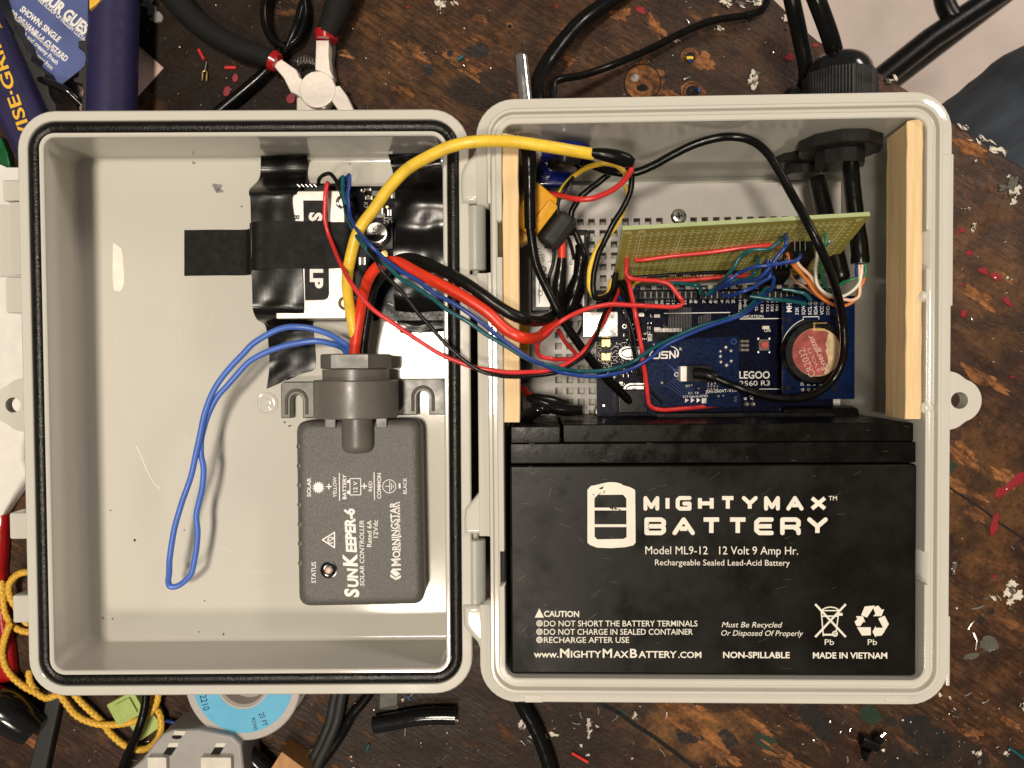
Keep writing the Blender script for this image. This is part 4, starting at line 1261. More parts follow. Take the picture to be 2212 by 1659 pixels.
# ------------------------------------------------------------------ controller board
def wbox(x0, y0, x1, y1, z0, z1, mt, bev=.2):
    """box whose TOP face covers the photo rectangle"""
    a = W(x0, y0, z1); b = W(x1, y1, z1)
    return MB().box(((a.x + b.x) / 2, (a.y + b.y) / 2, (z0 + z1) / 2), (abs(b.x - a.x), abs(a.y - b.y), z1 - z0), mt, bev)
mz = 29.5
c0 = W(1540, 765, mz)
mg = thing('microcontroller_board', 'large dark blue microcontroller board with usb port lying on the perforated plate', 'circuit board', (c0.x, c0.y, pt))
a = W(1288, 627, mz); b = W(1800, 908, mz)
pcb = MB().box(((a.x + b.x) / 2, (a.y + b.y) / 2, mz - .8), (b.x - a.x, a.y - b.y, 1.6), 'pcb', .1)
for px, py in ((1310, 650), (1300, 890), (1790, 640), (1790, 895)):
    c = W(px, py, mz); pcb.cyl((c.x, c.y, pt), (c.x, c.y, mz - 1.5), 2.5, 'steel', 12)
F = FW(mz + .05)
for px, py, r in ((1365, 762, 0),):
    pass
for px, py, ry in ((1349, 705, 4), (1306, 741, 4)):
    pcb.ring(F, (px, py), 3, 5, 'solder', 14)
# hatch of fine vias at the left, traces in the middle
for i in range(26):
    for j in range(24):
        x, y = 1290 + i * 3.0, 740 + j * 3.0
        if 1299 < x < 1320 and 735 < y < 776: continue
        if random.random() < .45 and (x + y * .3) < 1590:
            pcb.flat(F, [(x, y - .8), (x + .8, y), (x, y + .8), (x - .8, y)], 'solder')
for k in range(15):
    x = 1445 + k * 3.4
    pcb.line(F, [(x, 664), (x, 664 + 78 - abs(k - 5) * 2)], 1.0, 'ctrl2')
for k in range(6):
    pcb.line(F, [(1394 + k * 3.2, 648), (1394 + k * 3.2, 672 - k * 2)], 1.0, 'ctrl2')
for k in range(9):
    pcb.line(F, [(1509 + k * 3.2, 684 - k), (1509 + k * 3.2, 700)], .9, 'ctrl2')
for k in range(7):
    pcb.line(F, [(1434 + k * 3, 700 + k * 3), (1434 + k * 3, 742)], .9, 'ctrl2')
part(mg, 'circuit_board', pcb)
s = MB()
sk = 'printw'
def vert(t, x, ys, ye, cap, F=F):
    s.text(F, t, (x, ys), (x, ye), cap, sk)
for t, x in zip('8765432', (1506, 1524, 1538, 1549, 1563, 1575, 1587)):
    vert(t, x, 655, 648, 6.5)
vert('9', 1496, 655, 648, 6.5); vert('10', 1483, 657, 646, 6.5); vert('11', 1470, 657, 646, 6.5); vert('12', 1458, 657, 646, 6.5); vert('13', 1446, 657, 646, 6.5); vert('GND', 1433, 660, 644, 6.5); vert('AREF', 1421, 662, 642, 6.5)
vert('TX0>1', 1602, 675, 649, 6.5); vert('RX0<0', 1613, 675, 647, 6.5)
vert('TX3 14', 1637, 672, 642, 5.5); vert('RX3 15', 1649, 674, 645, 5.5); vert('TX2 16', 1661, 674, 645, 5.5); vert('RX2 17', 1671, 672, 646, 6); vert('TX1 18', 1682, 672, 646, 6)
s.text(F, 'COMMUNICATION', (1573, 687), (1649, 686.5), 6, sk)
s.line(F, [(1434, 677), (1577, 675)], 1.6, sk); s.line(F, [(1598, 689), (1690, 688)], 1.6, sk)
for t, x, y in (('L', 1405, 685), ('TX', 1397, 712), ('RX', 1397, 722.5)):
    s.text(F, t, (x, y), (x + (4 if t == 'L' else 9), y), 6.5, sk)
s.text(F, 'ON', (1651, 717), (1664, 717), 6.8, sk)
s.text(F, 'LEGOO', (1597, 817.5), (1663, 817.5), 15.5, sk, bold=.02)
s.text(F, '2560 R3', (1598, 833.5), (1663, 832.5), 10.5, sk)
s.line(F, [(1640, 840.5), (1692, 840)], 1.3, sk)
vert('6', 1613, 864, 858, 7); vert('A7', 1627, 864, 853, 7); vert('A8', 1652, 863, 855, 5.5); vert('A9', 1663, 863, 856, 5.5)
s.line(F, [(1336, 655), (1336, 662), (1352, 662), (1352, 655)], 1.4, sk)
part(mg, 'printed_lettering', s)
usb = wbox(1259, 673, 1336, 728, mz - .5, 41, 'usb', .5)
part(mg, 'usb_port', usb)
jack = wbox(1336, 842, 1400, 892, mz - .5, 40.5, 'black', .5)
part(mg, 'power_jack', jack)
def header(x0, y0, x1, y1, n, z1=38):
    m_ = wbox(x0, y0, x1, y1, mz, z1, 'black', .15)
    for k in range(n):
        x = x0 + (x1 - x0) * (k + .5) / n
        m_.flat(FW(z1 + .03), [(x - 2.6, (y0 + y1) / 2 - 4), (x + 2.6, (y0 + y1) / 2 - 4), (x + 2.6, (y0 + y1) / 2 + 4), (x - 2.6, (y0 + y1) / 2 + 4)], 'crack')
        if k:
            xx = x0 + (x1 - x0) * k / n
            m_.flat(FW(z1 + .03), [(xx - 1.2, y0 + 1), (xx + 1.2, y0 + 1), (xx + 1.2, y1 - 1), (xx - 1.2, y1 - 1)], 'grey')
    return m_
part(mg, 'pin_header', header(1381, 629, 1506, 645, 10))
part(mg, 'pin_header', header(1512, 629, 1612, 645, 8))
part(mg, 'pin_header', header(1625, 629, 1800, 645, 14))
part(mg, 'pin_header', wbox(1420, 893, 1800, 907, mz, 38, 'black', .15))
chip = wbox(1409, 718, 1474, 782, mz + .1, mz + 1.5, 'batcap', .1)
for k in range(20):
    x = 1414 + k * 3
    chip.flat(FW(mz + .5), [(x, 709), (x + 1.7, 709), (x + 1.7, 717), (x, 717)], 'solder')
    y = 722 + k * 3
    chip.flat(FW(mz + .5), [(1399, y), (1408, y), (1408, y + 1.7), (1399, y + 1.7)], 'solder')
part(mg, 'processor_chip', chip)
for x0, y0, x1, y1 in ((1413, 679, 1426, 686), (1413, 707, 1426, 714), (1413, 718, 1426, 725), (1647, 704, 1662, 711)):
    m_ = wbox(x0, y0, x1, y1, mz, mz + 1.0, 'cream', .1)
    part(mg, 'indicator_lamp', m_)
fu = MB()
for y0, y1 in ((734, 749), (763, 778)):
    fu.flat(FW(mz + 1.3), [(1300, y0), (1318, y0), (1318, y1), (1312, y1), (1309, y1 - 4), (1306, y1), (1300, y1)] if y0 < 740 else [(1300, y0), (1306, y0), (1309, y0 + 4), (1312, y0), (1318, y0), (1318, y1), (1300, y1)], 'gold')
fb = wbox(1299, 733, 1319, 779, mz, mz + 1.25, 'gold', .1)
fu.add(fb.v, fb.f, 'black')
part(mg, 'fuse', fu)
for px, py in ((1366, 762), (1376, 842)):
    c = W(px, py, mz + 4)
    m_ = MB()
    m_.prism([(c.x + (3.4 + 0) * math.cos(R(t)) + (1.4 if math.cos(R(t)) > 0 else -1.4), c.y + 2.2 * math.sin(R(t))) for t in range(0, 360, 15)], mz, mz + 3.6, 'usb', bevel=.7, seg=3)
    m_.prism([(c.x + (4.0 + 0) * math.cos(R(t)) + (1.4 if math.cos(R(t)) > 0 else -1.4), c.y + 2.8 * math.sin(R(t))) for t in range(0, 360, 15)], mz, mz + .6, 'usb')
    part(mg, 'crystal', m_)
bt_ = wbox(1640, 733, 1662, 757, mz, mz + 2.4, 'ctrl', .2)
for x in (1637, 1661):
    for y in (729, 758):
        q = wbox(x, y, x + 4, y + 5, mz, mz + .6, 'solder', .05); bt_.add(q.v, q.f, 'solder')
rb = part(mg, 'reset_button', bt_)
c = W(1652, 745, mz + 3)
part(rb, 'button_cap', MB().lathe((c.x, c.y, mz + 2.2), (0, 0, 1), [(0, 1.7), (1.2, 1.7), (1.5, 1.4)], 'redbtn', 20))
ic = wbox(1597, 732, 1619, 760, mz, mz + 2, 'black', .1)
for y in (737, 746, 756):
    a = W(1600, y, mz + 3); b = W(1617, y, mz + 3)
    ic.tube([a, b], .45, 'solder', 8)
    for x in (1603, 1614):
        ic.lathe(W(x, y, mz + 2), (0, 0, 1), [(0, .7), (.8, .6), (1.1, .2)], 'solder', 10)
part(mg, 'pin_header', ic)
m_ = MB()
for x, y in ((1594, 873), (1613, 873), (1627, 873), (1585, 903), (1600, 903), (1613, 903), (1627, 903)):
    m_.lathe(W(x, y, mz + .1), (0, 0, 1), [(0, 1.1), (.5, .9), (1.3, .35)], 'solder', 12)
part(mg, 'solder_joint_dot', m_)
# flying ribs in the dark corner: mounting slot
m_ = MB(); m_.ring(F, (1334, 905), 3.2, 6.6, 'usb', 20); m_.disc(F, (1304, 876), 2.6, 'usb', 10)
part(mg, 'mounting_hole_rim', m_)
rs_ = random.Random(11)
for k in range(46):
    x, y = rs_.uniform(1342, 1400), rs_.uniform(652, 855)
    if k > 30: x, y = rs_.uniform(1296, 1345), rs_.uniform(784, 850)
    w, h_ = rs_.choice(((6, 3.2), (3.2, 6), (8, 4.5), (12, 8)))
    t_ = rs_.choice(('printw', 'solder', 'batcap', 'ctrl2', 'solder'))
    m_ = wbox(x, y, x + w, y + h_, mz, mz + .9, t_ if t_ != 'printw' else 'batcap', .08)
    for e_ in (0, 1):
        if w > h_: q = wbox(x + e_ * (w - 1.6), y, x + e_ * (w - 1.6) + 1.6, y + h_, mz, mz + .95, 'solder', .05)
        else: q = wbox(x, y + e_ * (h_ - 1.6), x + w, y + e_ * (h_ - 1.6) + 1.6, mz, mz + .95, 'solder', .05)
        m_.add(q.v, q.f, 'solder')
    part(mg, 'surface_component', m_)

# ------------------------------------------------------------------ ultrasonic driver board
jz = 41.0
jq = [W(x, y, jz) for x, y in ((1389, 738), (1594, 726), (1600, 879), (1391, 880))]
c0 = sum(jq, Vector()) / 4
wire('cable_boot', 'ribbed black cable boot plugged into the bright blue board', 'cable boot', [(1500, 806, 50), (1515, 807, 51), (1532, 811, 52), (1545, 816, 52)], 25, 'black', seg=18)
js = thing('ultrasonic_driver_board', 'bright blue driver board with a black cable plugged in, lying on the darker board', 'circuit board', (c0.x, c0.y, mz))
m_ = MB().prism([(v.x, v.y) for v in jq], jz - 1.6, jz, 'pcbblue', bevel=.1)
F = FW(jz + .05)
for k in range(7):
    m_.line(F, [(1440 + k * 3, 785 + k * 2), (1462, 800 + k * 3.4), (1485, 800 + k * 3.4)], .8, 'wblue')
for k in range(5):
    m_.line(F, [(1458 - k * 5, 812 + k * 5), (1480 - k * 2, 838 + k * 4), (1500, 838 + k * 4)], .8, 'wblue')
m_.disc(F, (1398, 747), 6.5, 'crack', 18); m_.disc(F, (1406, 867), 6.5, 'crack', 18); m_.ring(F, (1585, 738), 4.5, 6.5, 'wblue', 18)
part(js, 'circuit_board', m_)
s = MB()
s.line(F, [(1425, 759), (1425, 770), (1422, 774), (1412, 774)], 3.0, 'printw', rnd=True)
s.line(F, [(1443, 760), (1430, 760), (1430, 766.5), (1441, 766.5), (1441, 773.5), (1428, 773.5)], 3.0, 'printw', rnd=True)
s.line(F, [(1447, 774), (1447, 759), (1458, 773), (1458, 758)], 3.0, 'printw', rnd=True)
pts = [(1448 + 19 * math.cos(R(a)) - 2, 763 + 15 * math.sin(R(a))) for a in range(-80, 36, 12)]
for k, (p_, q_) in enumerate(zip(pts, pts[1:])):
    s.line(F, [p_, q_], 1.2 + k * .35, 'printw', rnd=True)
s.line(F, [(1402, 772), (1405, 764), (1410, 758)], 2.4, 'printw', rnd=True)
s.text(F, 'R', (1468, 757), (1473, 757), 6, 'printw')
s.text(F, 'JSN-SR04T-V3.0', (1524, 849.5), (1592, 846), 6.5, 'printw')
s.text(F, 'RX  TX', (1487, 852), (1510, 851), 4.5, 'printw'); s.text(F, '5VTrigEchoGND', (1475, 859.5), (1529, 857.5), 5, 'printw')
s.text(F, '1 2 3 4', (1530, 831), (1554, 829), 4.5, 'printw'); s.text(F, 'RST', (1481, 836), (1491, 836), 4.5, 'printw')
s.text(F, 'R4', (1592, 867), (1592, 857), 6, 'ctrl2')
part(js, 'printed_lettering', s)
m_ = MB()
for x, y, r in ((1568, 750, 4.4), (1579, 758, 4), (1556, 759, 3.6), (1556, 770, 4), (1557, 782, 4), (1579.5, 780, 4), (1569.5, 789, 4.6), (1412, 744, 2.6), (1430, 827, 3.8), (1494, 832, 2.8), (1509, 839, 2.8), (1552, 856, 3), (1562, 855, 2.6)):
    c = W(x, y, jz); rr = r / pxmm(jz)
    m_.lathe(c, (0, 0, 1), [(0, rr), (.35, rr * .8), (.6, rr * .3)], 'solder', 16)
for x in (1480, 1492, 1505):
    m_.flat(F, [(x, 860), (x + 8, 864), (x, 870)], 'solder')
m_.flat(F, [(1516, 860), (1526, 860), (1526, 871), (1516, 871)], 'solder')
for i in range(4):
    for j in range(2):
        c = W(1529 + i * 6.6, 834 + j * 6, jz); m_.lathe(c, (0, 0, 1), [(0, .55), (.5, .4), (.9, .15)], 'solder', 8)
m_.ring(F, (1461, 809), 3.3, 4.8, 'printw', 18)
part(js, 'solder_joint_dot', m_)
jn = wbox(1470, 791, 1484, 824, jz, jz + 6, 'plier', .3)
q = wbox(1484, 789, 1540, 826, jz, jz + 6, 'black', .4); jn.add(q.v, q.f, 'black')
part(js, 'cable_socket', jn)
wire('sensor_cable', 'black round cable looping from the bright blue board around the coin cell', 'cable',
     [(1502, 806, 49), (1520, 808, 50), (1534, 812, 50), (1570, 827), (1600, 838, 53), (1640, 851), (1690, 861, 54), (1735, 859), (1770, 846), (1800, 820, 54), (1818, 785), (1824, 745), (1822, 700, 60), (1815, 660), (1803, 615), (1786, 568), (1762, 515, 84), (1733, 460), (1706, 412), (1680, 365, 76), (1655, 328), (1625, 305), (1590, 296, 70), (1550, 298), (1500, 312), (1450, 336), (1410, 358), (1370, 373), (1330, 372, 60), (1290, 361), (1262, 345), (1245, 330, 52)], 17.5, 'cable', seg=14)

# ------------------------------------------------------------------ clock module with coin cell
rz = 41.5
a = W(1691, 640, rz); b = W(1846, 862, rz)
c0 = W(1765, 745, rz)
rt = thing('clock_module', 'blue clock module carrying a worn red coin cell under the black cable loop', 'circuit board', (c0.x, c0.y, mz))
m_ = MB().box(((a.x + b.x) / 2, (a.y + b.y) / 2, rz - .8), (b.x - a.x, a.y - b.y, 1.6), 'pcbblue', .1)
F = FW(rz + .05)
for x, y in ((1703, 690), (1803, 687), (1703, 838), (1803, 838)):
    m_.disc(F, (x, y), 6, 'crack', 16)
part(rt, 'circuit_board', m_)
s = MB()
def vr(t, x, ys, ye, cap, bold=0):
    s.text(F, t, (x, ys), (x, ye), cap, 'printw', bold=bold)
vr('MH', 1710, 674, 655, 11, .02)
for t, x, e in (('32K', 1725, 663), ('SQW', 1739, 660), ('SCL', 1753, 661), ('SDA', 1765.5, 661), ('VCC', 1779, 661), ('GND', 1792, 661)):
    vr(t, x, 680, e, 7.2)
for t, x in (('SCL', 1736, ), ('SDA', 1750), ('VCC', 1763), ('GND', 1775.5)):
    vr(t, x, 833, 820, 6.5)
s.line(F, [(1735, 690), (1735, 684.5), (1768.5, 684), (1769, 690)], 1.6, 'printw')
s.ring(F, (1762, 760), 74, 75.4, 'printw', 24, 175, 250)
part(rt, 'printed_lettering', s)
m_ = MB()
for k, x in enumerate((1750, 1762, 1776, 1790)):
    m_.lathe(W(x, 655, rz), (0, 0, 1), [(0, .9), (.4, .7), (1.6, .25)], 'solder', 12)
for x in (1734, 1747, 1760):
    m_.ring(F, (x, 842), 1.5, 3.4, 'solder', 14)
part(rt, 'solder_joint_dot', m_)
cc = W(1762, 761, rz + 3)
m_ = MB().lathe((cc.x, cc.y, rz), (0, 0, 1), [(0, 13.4), (.6, 13.4), (3.2, 13.0), (4.6, 12.6), (4.7, 10.4), (4.2, 10.25), (1.0, 10.2)], 'black', 48)
q = wbox(1737, 692, 1776, 712, rz, rz + 4, 'black', .3); m_.add(q.v, q.f, 'black')
part(rt, 'battery_holder', m_)
cl = MB()
a = W(1757, 697, rz + 5.2); b = W(1786, 713, rz + 5.2)
cl.box(((a.x + b.x) / 2, a.y - .2, rz + 4.6), (b.x - a.x, .5, 1.6), 'gold'); cl.box(((a.x + b.x) / 2 - .3, b.y + .2, rz + 5.0), (b.x - a.x - 1, 1.0, .5), 'gold')
cl.box((a.x + .4, (a.y + b.y) / 2, rz + 4.9), (.6, a.y - b.y, .5), 'gold')
part(rt, 'spring_clip', cl)
coin = MB()
h0, h1 = rz + 1.2, rz + 5.0
cr = 10.0
coin.lathe((cc.x, cc.y, h0), (0, 0, 1), [(0, 9.6), (.3, 10), (h1 - h0 - .35, 10), (h1 - h0, 9.6), (h1 - h0, 9.0)], 'cointan', 56)
F2 = FW(h1 + .04)
ccx, ccy, cpr = 1762, 761, 50.5
arc = [(ccx + cpr * math.cos(R(t)), ccy + cpr * math.sin(R(t))) for t in range(70, 306, 6)]
coin.flat(F2, arc + [(1789, 722), (1786, 735), (1783, 743), (1786, 752), (1783, 758), (1787, 768), (1789, 780), (1784, 795)], 'coinred')
F3 = FW(h1 + .09)
coin.text(F3, 'CR2032', (1762, 811), (1738, 752), 14.5, 'pinkprint')
coin.text(F3, '3 VOLTS', (1773, 800), (1750, 750), 7.5, 'pinkprint')
coin.text(F3, 'Energizer', (1788, 795), (1754, 722), 13, 'pinkprint', bold=.015)
coin.text(F3, 'VISA'[:2] + 'S', (1776, 729), (1789, 733), 6, 'pinkprint') if False else None
part(rt, 'coin_cell', coin)

# ------------------------------------------------------------------ green prototyping board leaning over the boards
A_ = W(1345, 497, 76); B_ = W(1880, 466, 76); C_ = W(1293, 618, 30)
u_ = (B_ - A_).normalized(); len_u = (B_ - A_).length
v_ = (C_ - A_); v_ -= u_ * v_.dot(u_); len_v = v_.length; v_.normalize()
n_ = u_.cross(v_).normalized()
if n_.z < 0: n_ = -n_
def PB(a, b, h=0): return A_ + u_ * a + v_ * b + n_ * h
pf = thing('prototype_board', 'olive green prototyping board leaning steeply over the other boards', 'circuit board', PB(len_u / 2, len_v / 2, -1))
m_ = MB()
def slab(h0, h1, mt, a0=0, a1=len_u, b0=0, b1=len_v):
    vs = [PB(a, b, h) for h in (h0, h1) for a, b in ((a0, b0), (a1, b0), (a1, b1), (a0, b1))]
    return vs, [(0, 1, 2, 3), (4, 5, 6, 7), (0, 1, 5, 4), (1, 2, 6, 5), (2, 3, 7, 6), (3, 0, 4, 7)]
m_.add(*slab(-1.6, -.02, 'perfedge'), 'perfedge')
m_.add([PB(.5, .5, 0), PB(len_u - .1, .5, 0), PB(len_u - .1, len_v, 0), PB(.1, len_v, 0)], [(0, 1, 2, 3)], 'perf')
# pads
na, nb = 34, 19
for i in range(na):
    for j in range(nb):
        a, b = 3.6 + i * 2.54, 3.6 + j * 2.54
        if a > len_u - 2 or b > len_v - 2: continue
        w, h_ = .62, .62
        m_.add([PB(a + w * math.cos(R(t)), b + h_ * math.sin(R(t)), .05) for t in range(0, 360, 60)], [(0, 1, 2, 3, 4, 5)], 'perfpad')
def pline(a0, b0, a1, b1, w=.28):
    d = Vector((a1 - a0, b1 - b0)); d.normalize(); n = Vector((-d.y, d.x)) * w
    m_.add([PB(a0 + n.x, b0 + n.y, .04), PB(a1 + n.x, b1 + n.y, .04), PB(a1 - n.x, b1 - n.y, .04), PB(a0 - n.x, b0 - n.y, .04)], [(0, 1, 2, 3)], 'perfpad')
for k in range(6):
    a = 7.4 + k * 15.24
    if a < len_u - 4: pline(a, 5, a, len_v - 5)
for k in range(4):
    pline(4, 5 + k * 12.7, len_u - 6, 5 + k * 12.7)
for a, b in ((2.2, 2.2), (len_u - 3, 2.4), (7.2, 2.0)):
    m_.add([PB(a + 1.5 * math.cos(R(t)), b + 1.0 * math.sin(R(t)), .06) for t in range(0, 360, 30)], [tuple(range(12))], 'perfpad')
part(pf, 'board', m_)
FPB = FP(A_, n_)
def onpb(px, py, h=0):
    return FPB(px, py) + n_ * h
def pbwire(name, label, pts, wpx, mt, h=.8, group='short wires soldered on the prototyping board', sub=6):
    path = smooth([onpb(x, y, h) for x, y in pts], sub)
    zm = sum(p.z for p in path) / len(path)
    return single(name, label, 'wire', MB().tube(path, wpx / 2 / pxmm(zm), mt, 10), group)
pbwire('jumper_wire', 'straight red jumper lying across the upper part of the green board', [(1371, 558), (1395, 557), (1447, 549.6), (1534, 541), (1590, 533), (1621, 529), (1664, 526), (1678, 530)], 9, 'wred')
pbwire('jumper_wire', 'darker red jumper along the lower edge of the green board', [(1433, 604), (1470, 602), (1499, 600), (1569, 594), (1621, 591)], 9, 'wred')
pbwire('jumper_wire', 'black jumper with white print along the bottom of the green board', [(1355, 597), (1430, 591), (1499.5, 586.5), (1552, 584), (1604, 584)], 8, 'wblack')
F = lambda x, y: onpb(x, y, 1.9)
s = MB()
for x in (1447, 1452, 1457, 1476, 1481, 1487, 1504, 1512, 1520, 1528, 1560, 1580):
    s.flat(F, [(x, 585), (x + 2.2, 585), (x + 2.2, 588), (x, 588)], 'printw')
part(pf, 'printed_dash', s)
def pchip(px, py, wu, wv, h):
    c = onpb(px, py)
    a = (c - A_).dot(u_); b = (c - A_).dot(v_)
    q = MB()
    vs, fs = slab(.4, h, 'black', a - wu / 2, a + wu / 2, b - wv / 2, b + wv / 2)
    q.add(vs, fs, 'black')
    for k in range(3):
        q.tube([PB(a - wu / 2 + 1.2 + k * 2, b - wv / 2 - 1.6, .2), PB(a - wu / 2 + 1.2 + k * 2, b - wv / 2 + .2, h * .6)], .3, 'chrome', 6)
    return q
part(pf, 'terminal_block', pchip(1722, 533, 8.5, 10, 7))
part(pf, 'terminal_block', pchip(1672, 572, 8.5, 10, 7))
s = MB()
for x, y in ((1638, 553), (1648, 560), (1687, 508), (1698, 503), (1712, 512), (1760, 507), (1767, 506), (1773, 509), (1783, 509)):
    p0 = onpb(x, y + 5, .2); s.tube([p0, p0 + n_ * 1.5 + Vector((0, 1.4, .4))], .3, 'chrome', 6)
c = onpb(1790, 519, .5); s.lathe(c, n_, [(0, 1.2), (.8, 1.0), (1.2, .4)], 'usb', 12)
part(pf, 'solder_joint_dot', s)

# ------------------------------------------------------------------ wires inside the body
BG = 'fine wires inside the enclosure body'
wire('hookup_wire', 'bright red wire looping from the green board across to the splices and back', 'wire',
     [(1353.5, 553, 53), (1353, 575, 56), (1353, 590), (1361.5, 600, 57), (1391, 604.5), (1417, 606, 56), (1440, 612), (1457.8, 628), (1471, 646, 56), (1472, 657), (1447, 663, 60), (1395, 660), (1365, 658.7), (1330, 657, 64), (1304, 659), (1261, 671), (1217, 692, 72), (1183, 716), (1165, 737, 66), (1160, 755), (1167, 770, 60), (1191.5, 776.5), (1208, 777), (1229, 776), (1242, 769, 50), (1239, 758), (1222, 738.5), (1205.5, 712, 34)], 9.8, 'wred', group=BG)
wire('hookup_wire', 'red wire hanging from the green board, bending along the bright blue board', 'wire',
     [(1354, 600, 52), (1360, 615, 56), (1365, 641), (1372, 676, 60), (1379, 710.6), (1386, 754, 56), (1389, 779), (1392.4, 804), (1396.5, 838.5), (1399, 860, 48), (1404, 876), (1418, 884), (1444, 884.5, 46), (1499.4, 880), (1555, 875), (1595, 873, 33)], 9.8, 'wred', group=BG)
wire('hookup_wire', 'short red wire curling down from the black sleeve of the yellow lead', 'wire',
     [(1362, 345, 82), (1363, 355, 80), (1361.5, 371), (1347.6, 391.5), (1321.5, 410.6), (1287, 427), (1252, 431, 66), (1217.3, 425), (1188, 417.5), (1160, 410.6, 48)], 12, 'wred', group=BG)
wire('hookup_wire', 'thin yellow wire arching over the blue cap towards the amber plug', 'wire',
     [(1352, 385, 66), (1347, 369, 68), (1330, 355.5), (1304, 352.5, 70), (1278, 358.5), (1257, 369), (1234.7, 386.3), (1217, 403.7), (1202, 428, 46)], 11.5, 'wyellow', group=BG)
wire('hookup_wire', 'thin yellow wire hooked around beside the black one at the green board', 'wire',
     [(1351, 400, 58), (1356, 423), (1340.6, 468), (1320, 503), (1294, 530, 50), (1278, 563), (1272, 598), (1276, 629, 50), (1290, 643.5), (1311, 635), (1323, 605, 46)], 11, 'wyellow', group=BG)
wire('hookup_wire', 'black wire dropping from the sleeve and hooking under the edge of the green board', 'wire',
     [(1355, 362, 62), (1365, 382, 62), (1361.5, 414), (1347.6, 445), (1325, 483.5), (1307.6, 518, 56), (1296, 545), (1286, 575), (1281, 605), (1281.6, 630, 56), (1290, 645), (1309, 641), (1323, 625.7), (1331, 590, 48)], 12.5, 'wblack', group=BG)
wire('hookup_wire', 'black wire running diagonally down to the glossy black splice', 'wire',
     [(1316, 376, 50), (1300, 388), (1278, 405), (1252, 428), (1239, 447), (1233, 466, 44), (1236.6, 489), (1248, 512), (1256, 535, 44)], 13.5, 'wblack', group=BG)
wire('power_wire', 'short thick red wire from the black plug hood into a black sleeve', 'wire', [(1200, 492, 50), (1206, 506, 52), (1213, 525), (1214, 558, 52)], 16, 'wredthick', group=BG)
wire('hookup_wire', 'pair-like thin black wire from the green board down past the usb port', 'wire',
     [(1337, 612, 34), (1345, 640, 50), (1353, 680), (1361, 720, 52), (1367, 755), (1374, 790), (1385, 815, 46), (1405, 843), (1430, 868, 44)], 6.5, 'wblack', group=BG)
wire('hookup_wire', 'second thin black wire close beside the hanging red one', 'wire', [(1345, 610, 36), (1360, 650, 44), (1374, 690), (1383, 730, 42)], 16, 'wblack', group=BG)
wire('hookup_wire', 'thin black tail curling from the lower splice to the plate', 'wire', [(1246, 650, 34), (1258, 668), (1262, 690, 38), (1254, 712), (1240, 735, 26)], 8, 'wblack', group=BG)
wire('hookup_wire', 'short yellow stub near the pin headers', 'wire', [(1363, 630, 36), (1368, 617), (1382, 607, 40), (1396, 602, 40)], 7, 'wyellow', group=BG)
wire('hookup_wire', 'thin black wire curving over the amber plug down beside the splice', 'wire', [(1262, 352, 56), (1240, 380), (1218, 412, 58), (1205, 445), (1212, 490, 54), (1232, 520), (1240, 560, 46)], 8, 'wblack', group=BG)
wire('hookup_wire', 'thin black wire looping behind the short thick red wire', 'wire', [(1188, 500, 44), (1196, 530, 48), (1194, 570), (1186, 610, 46), (1192, 650), (1210, 690, 34)], 8, 'wblack', group=BG)
wire('hookup_wire', 'thin purple-blue wire end under the lower corner of the green board', 'wire', [(1338, 640, 36), (1348, 655, 38), (1360, 640, 38), (1376, 612, 36)], 7, 'wblue', group=BG)
wire('hookup_wire', 'thin black wire bundle strand beside the usb port and crystal', 'wire', [(1340, 615, 36), (1351, 660, 44), (1366, 715), (1378, 770, 46), (1390, 820), (1410, 850, 42)], 6, 'wblack', group=BG)
SG = 'teal and blue signal wires of the green board'
def sig(label, pts, mt, w=8.6): wire('signal_wire', label, 'wire', pts, w, mt, group=SG)
sig('teal wire arching high from the green board corner to the headers', [(1688.6, 513, 66), (1683, 522, 70), (1674, 530), (1656, 537, 72), (1621, 541), (1600, 555), (1584.4, 579, 66), (1565, 602), (1551.5, 617), (1525.4, 637, 42)], 'wteal')
sig('short teal wire bending tightly beside the terminal block', [(1636.6, 557, 54), (1637, 572), (1633, 586, 58), (1617.5, 601), (1590, 605), (1568, 606, 50), (1552, 622, 42)], 'wteal')
sig('teal wire skimming the plate to the header beneath the red loop', [(1440, 611, 40), (1482, 613), (1503, 616, 46), (1512, 622), (1513, 634, 40)], 'wteal')
sig('teal wire running flat to the clock module pins', [(1620, 640, 50), (1642, 643), (1673, 647, 52), (1708, 650), (1740, 656, 46)], 'wteal', 9)
sig('dark green-teal wire coiled near the clock pins', [(1690, 625, 46), (1715, 628), (1738, 634, 48), (1752, 648, 46)], 'wteal')
sig('blue wire dropping from the green board corner to the headers', [(1698, 505, 66), (1698, 520, 72), (1694, 536), (1673, 563, 70), (1638, 600), (1600, 608), (1560, 620), (1530, 637, 42)], 'wblue')
sig('blue wire sweeping from the terminal block across to the headers', [(1725, 544, 58), (1728, 555, 66), (1718, 563), (1699, 567), (1656, 572, 70), (1621, 579), (1595, 591), (1569, 610, 60), (1543, 630, 44)], 'wblue')
sig('blue wire curving low from the second terminal block', [(1664, 580, 50), (1665, 592, 54), (1660, 601), (1638, 614), (1604, 630, 54), (1577.5, 638, 48), (1556, 636, 40)], 'wblue')
sig('blue wire twisting with the teal one above the headers', [(1660, 560, 52), (1655, 590), (1672, 600, 50), (1668, 622), (1656, 632, 42)], 'wblue')
TG = 'twisted pair wires from the black cable'
def tw(label, pts, mt, w=7.4): wire('twisted_pair_wire', label, 'wire', pts, w, mt, group=TG)
tw('orange wire sagging lowest in the twisted bundle', [(1699, 546, 58), (1721.5, 577), (1741.5, 605), (1766.5, 636, 54), (1796.5, 657), (1821.5, 661, 52), (1844, 650), (1857, 627), (1866, 602), (1864, 587), (1856.5, 572, 56)], 'worange')
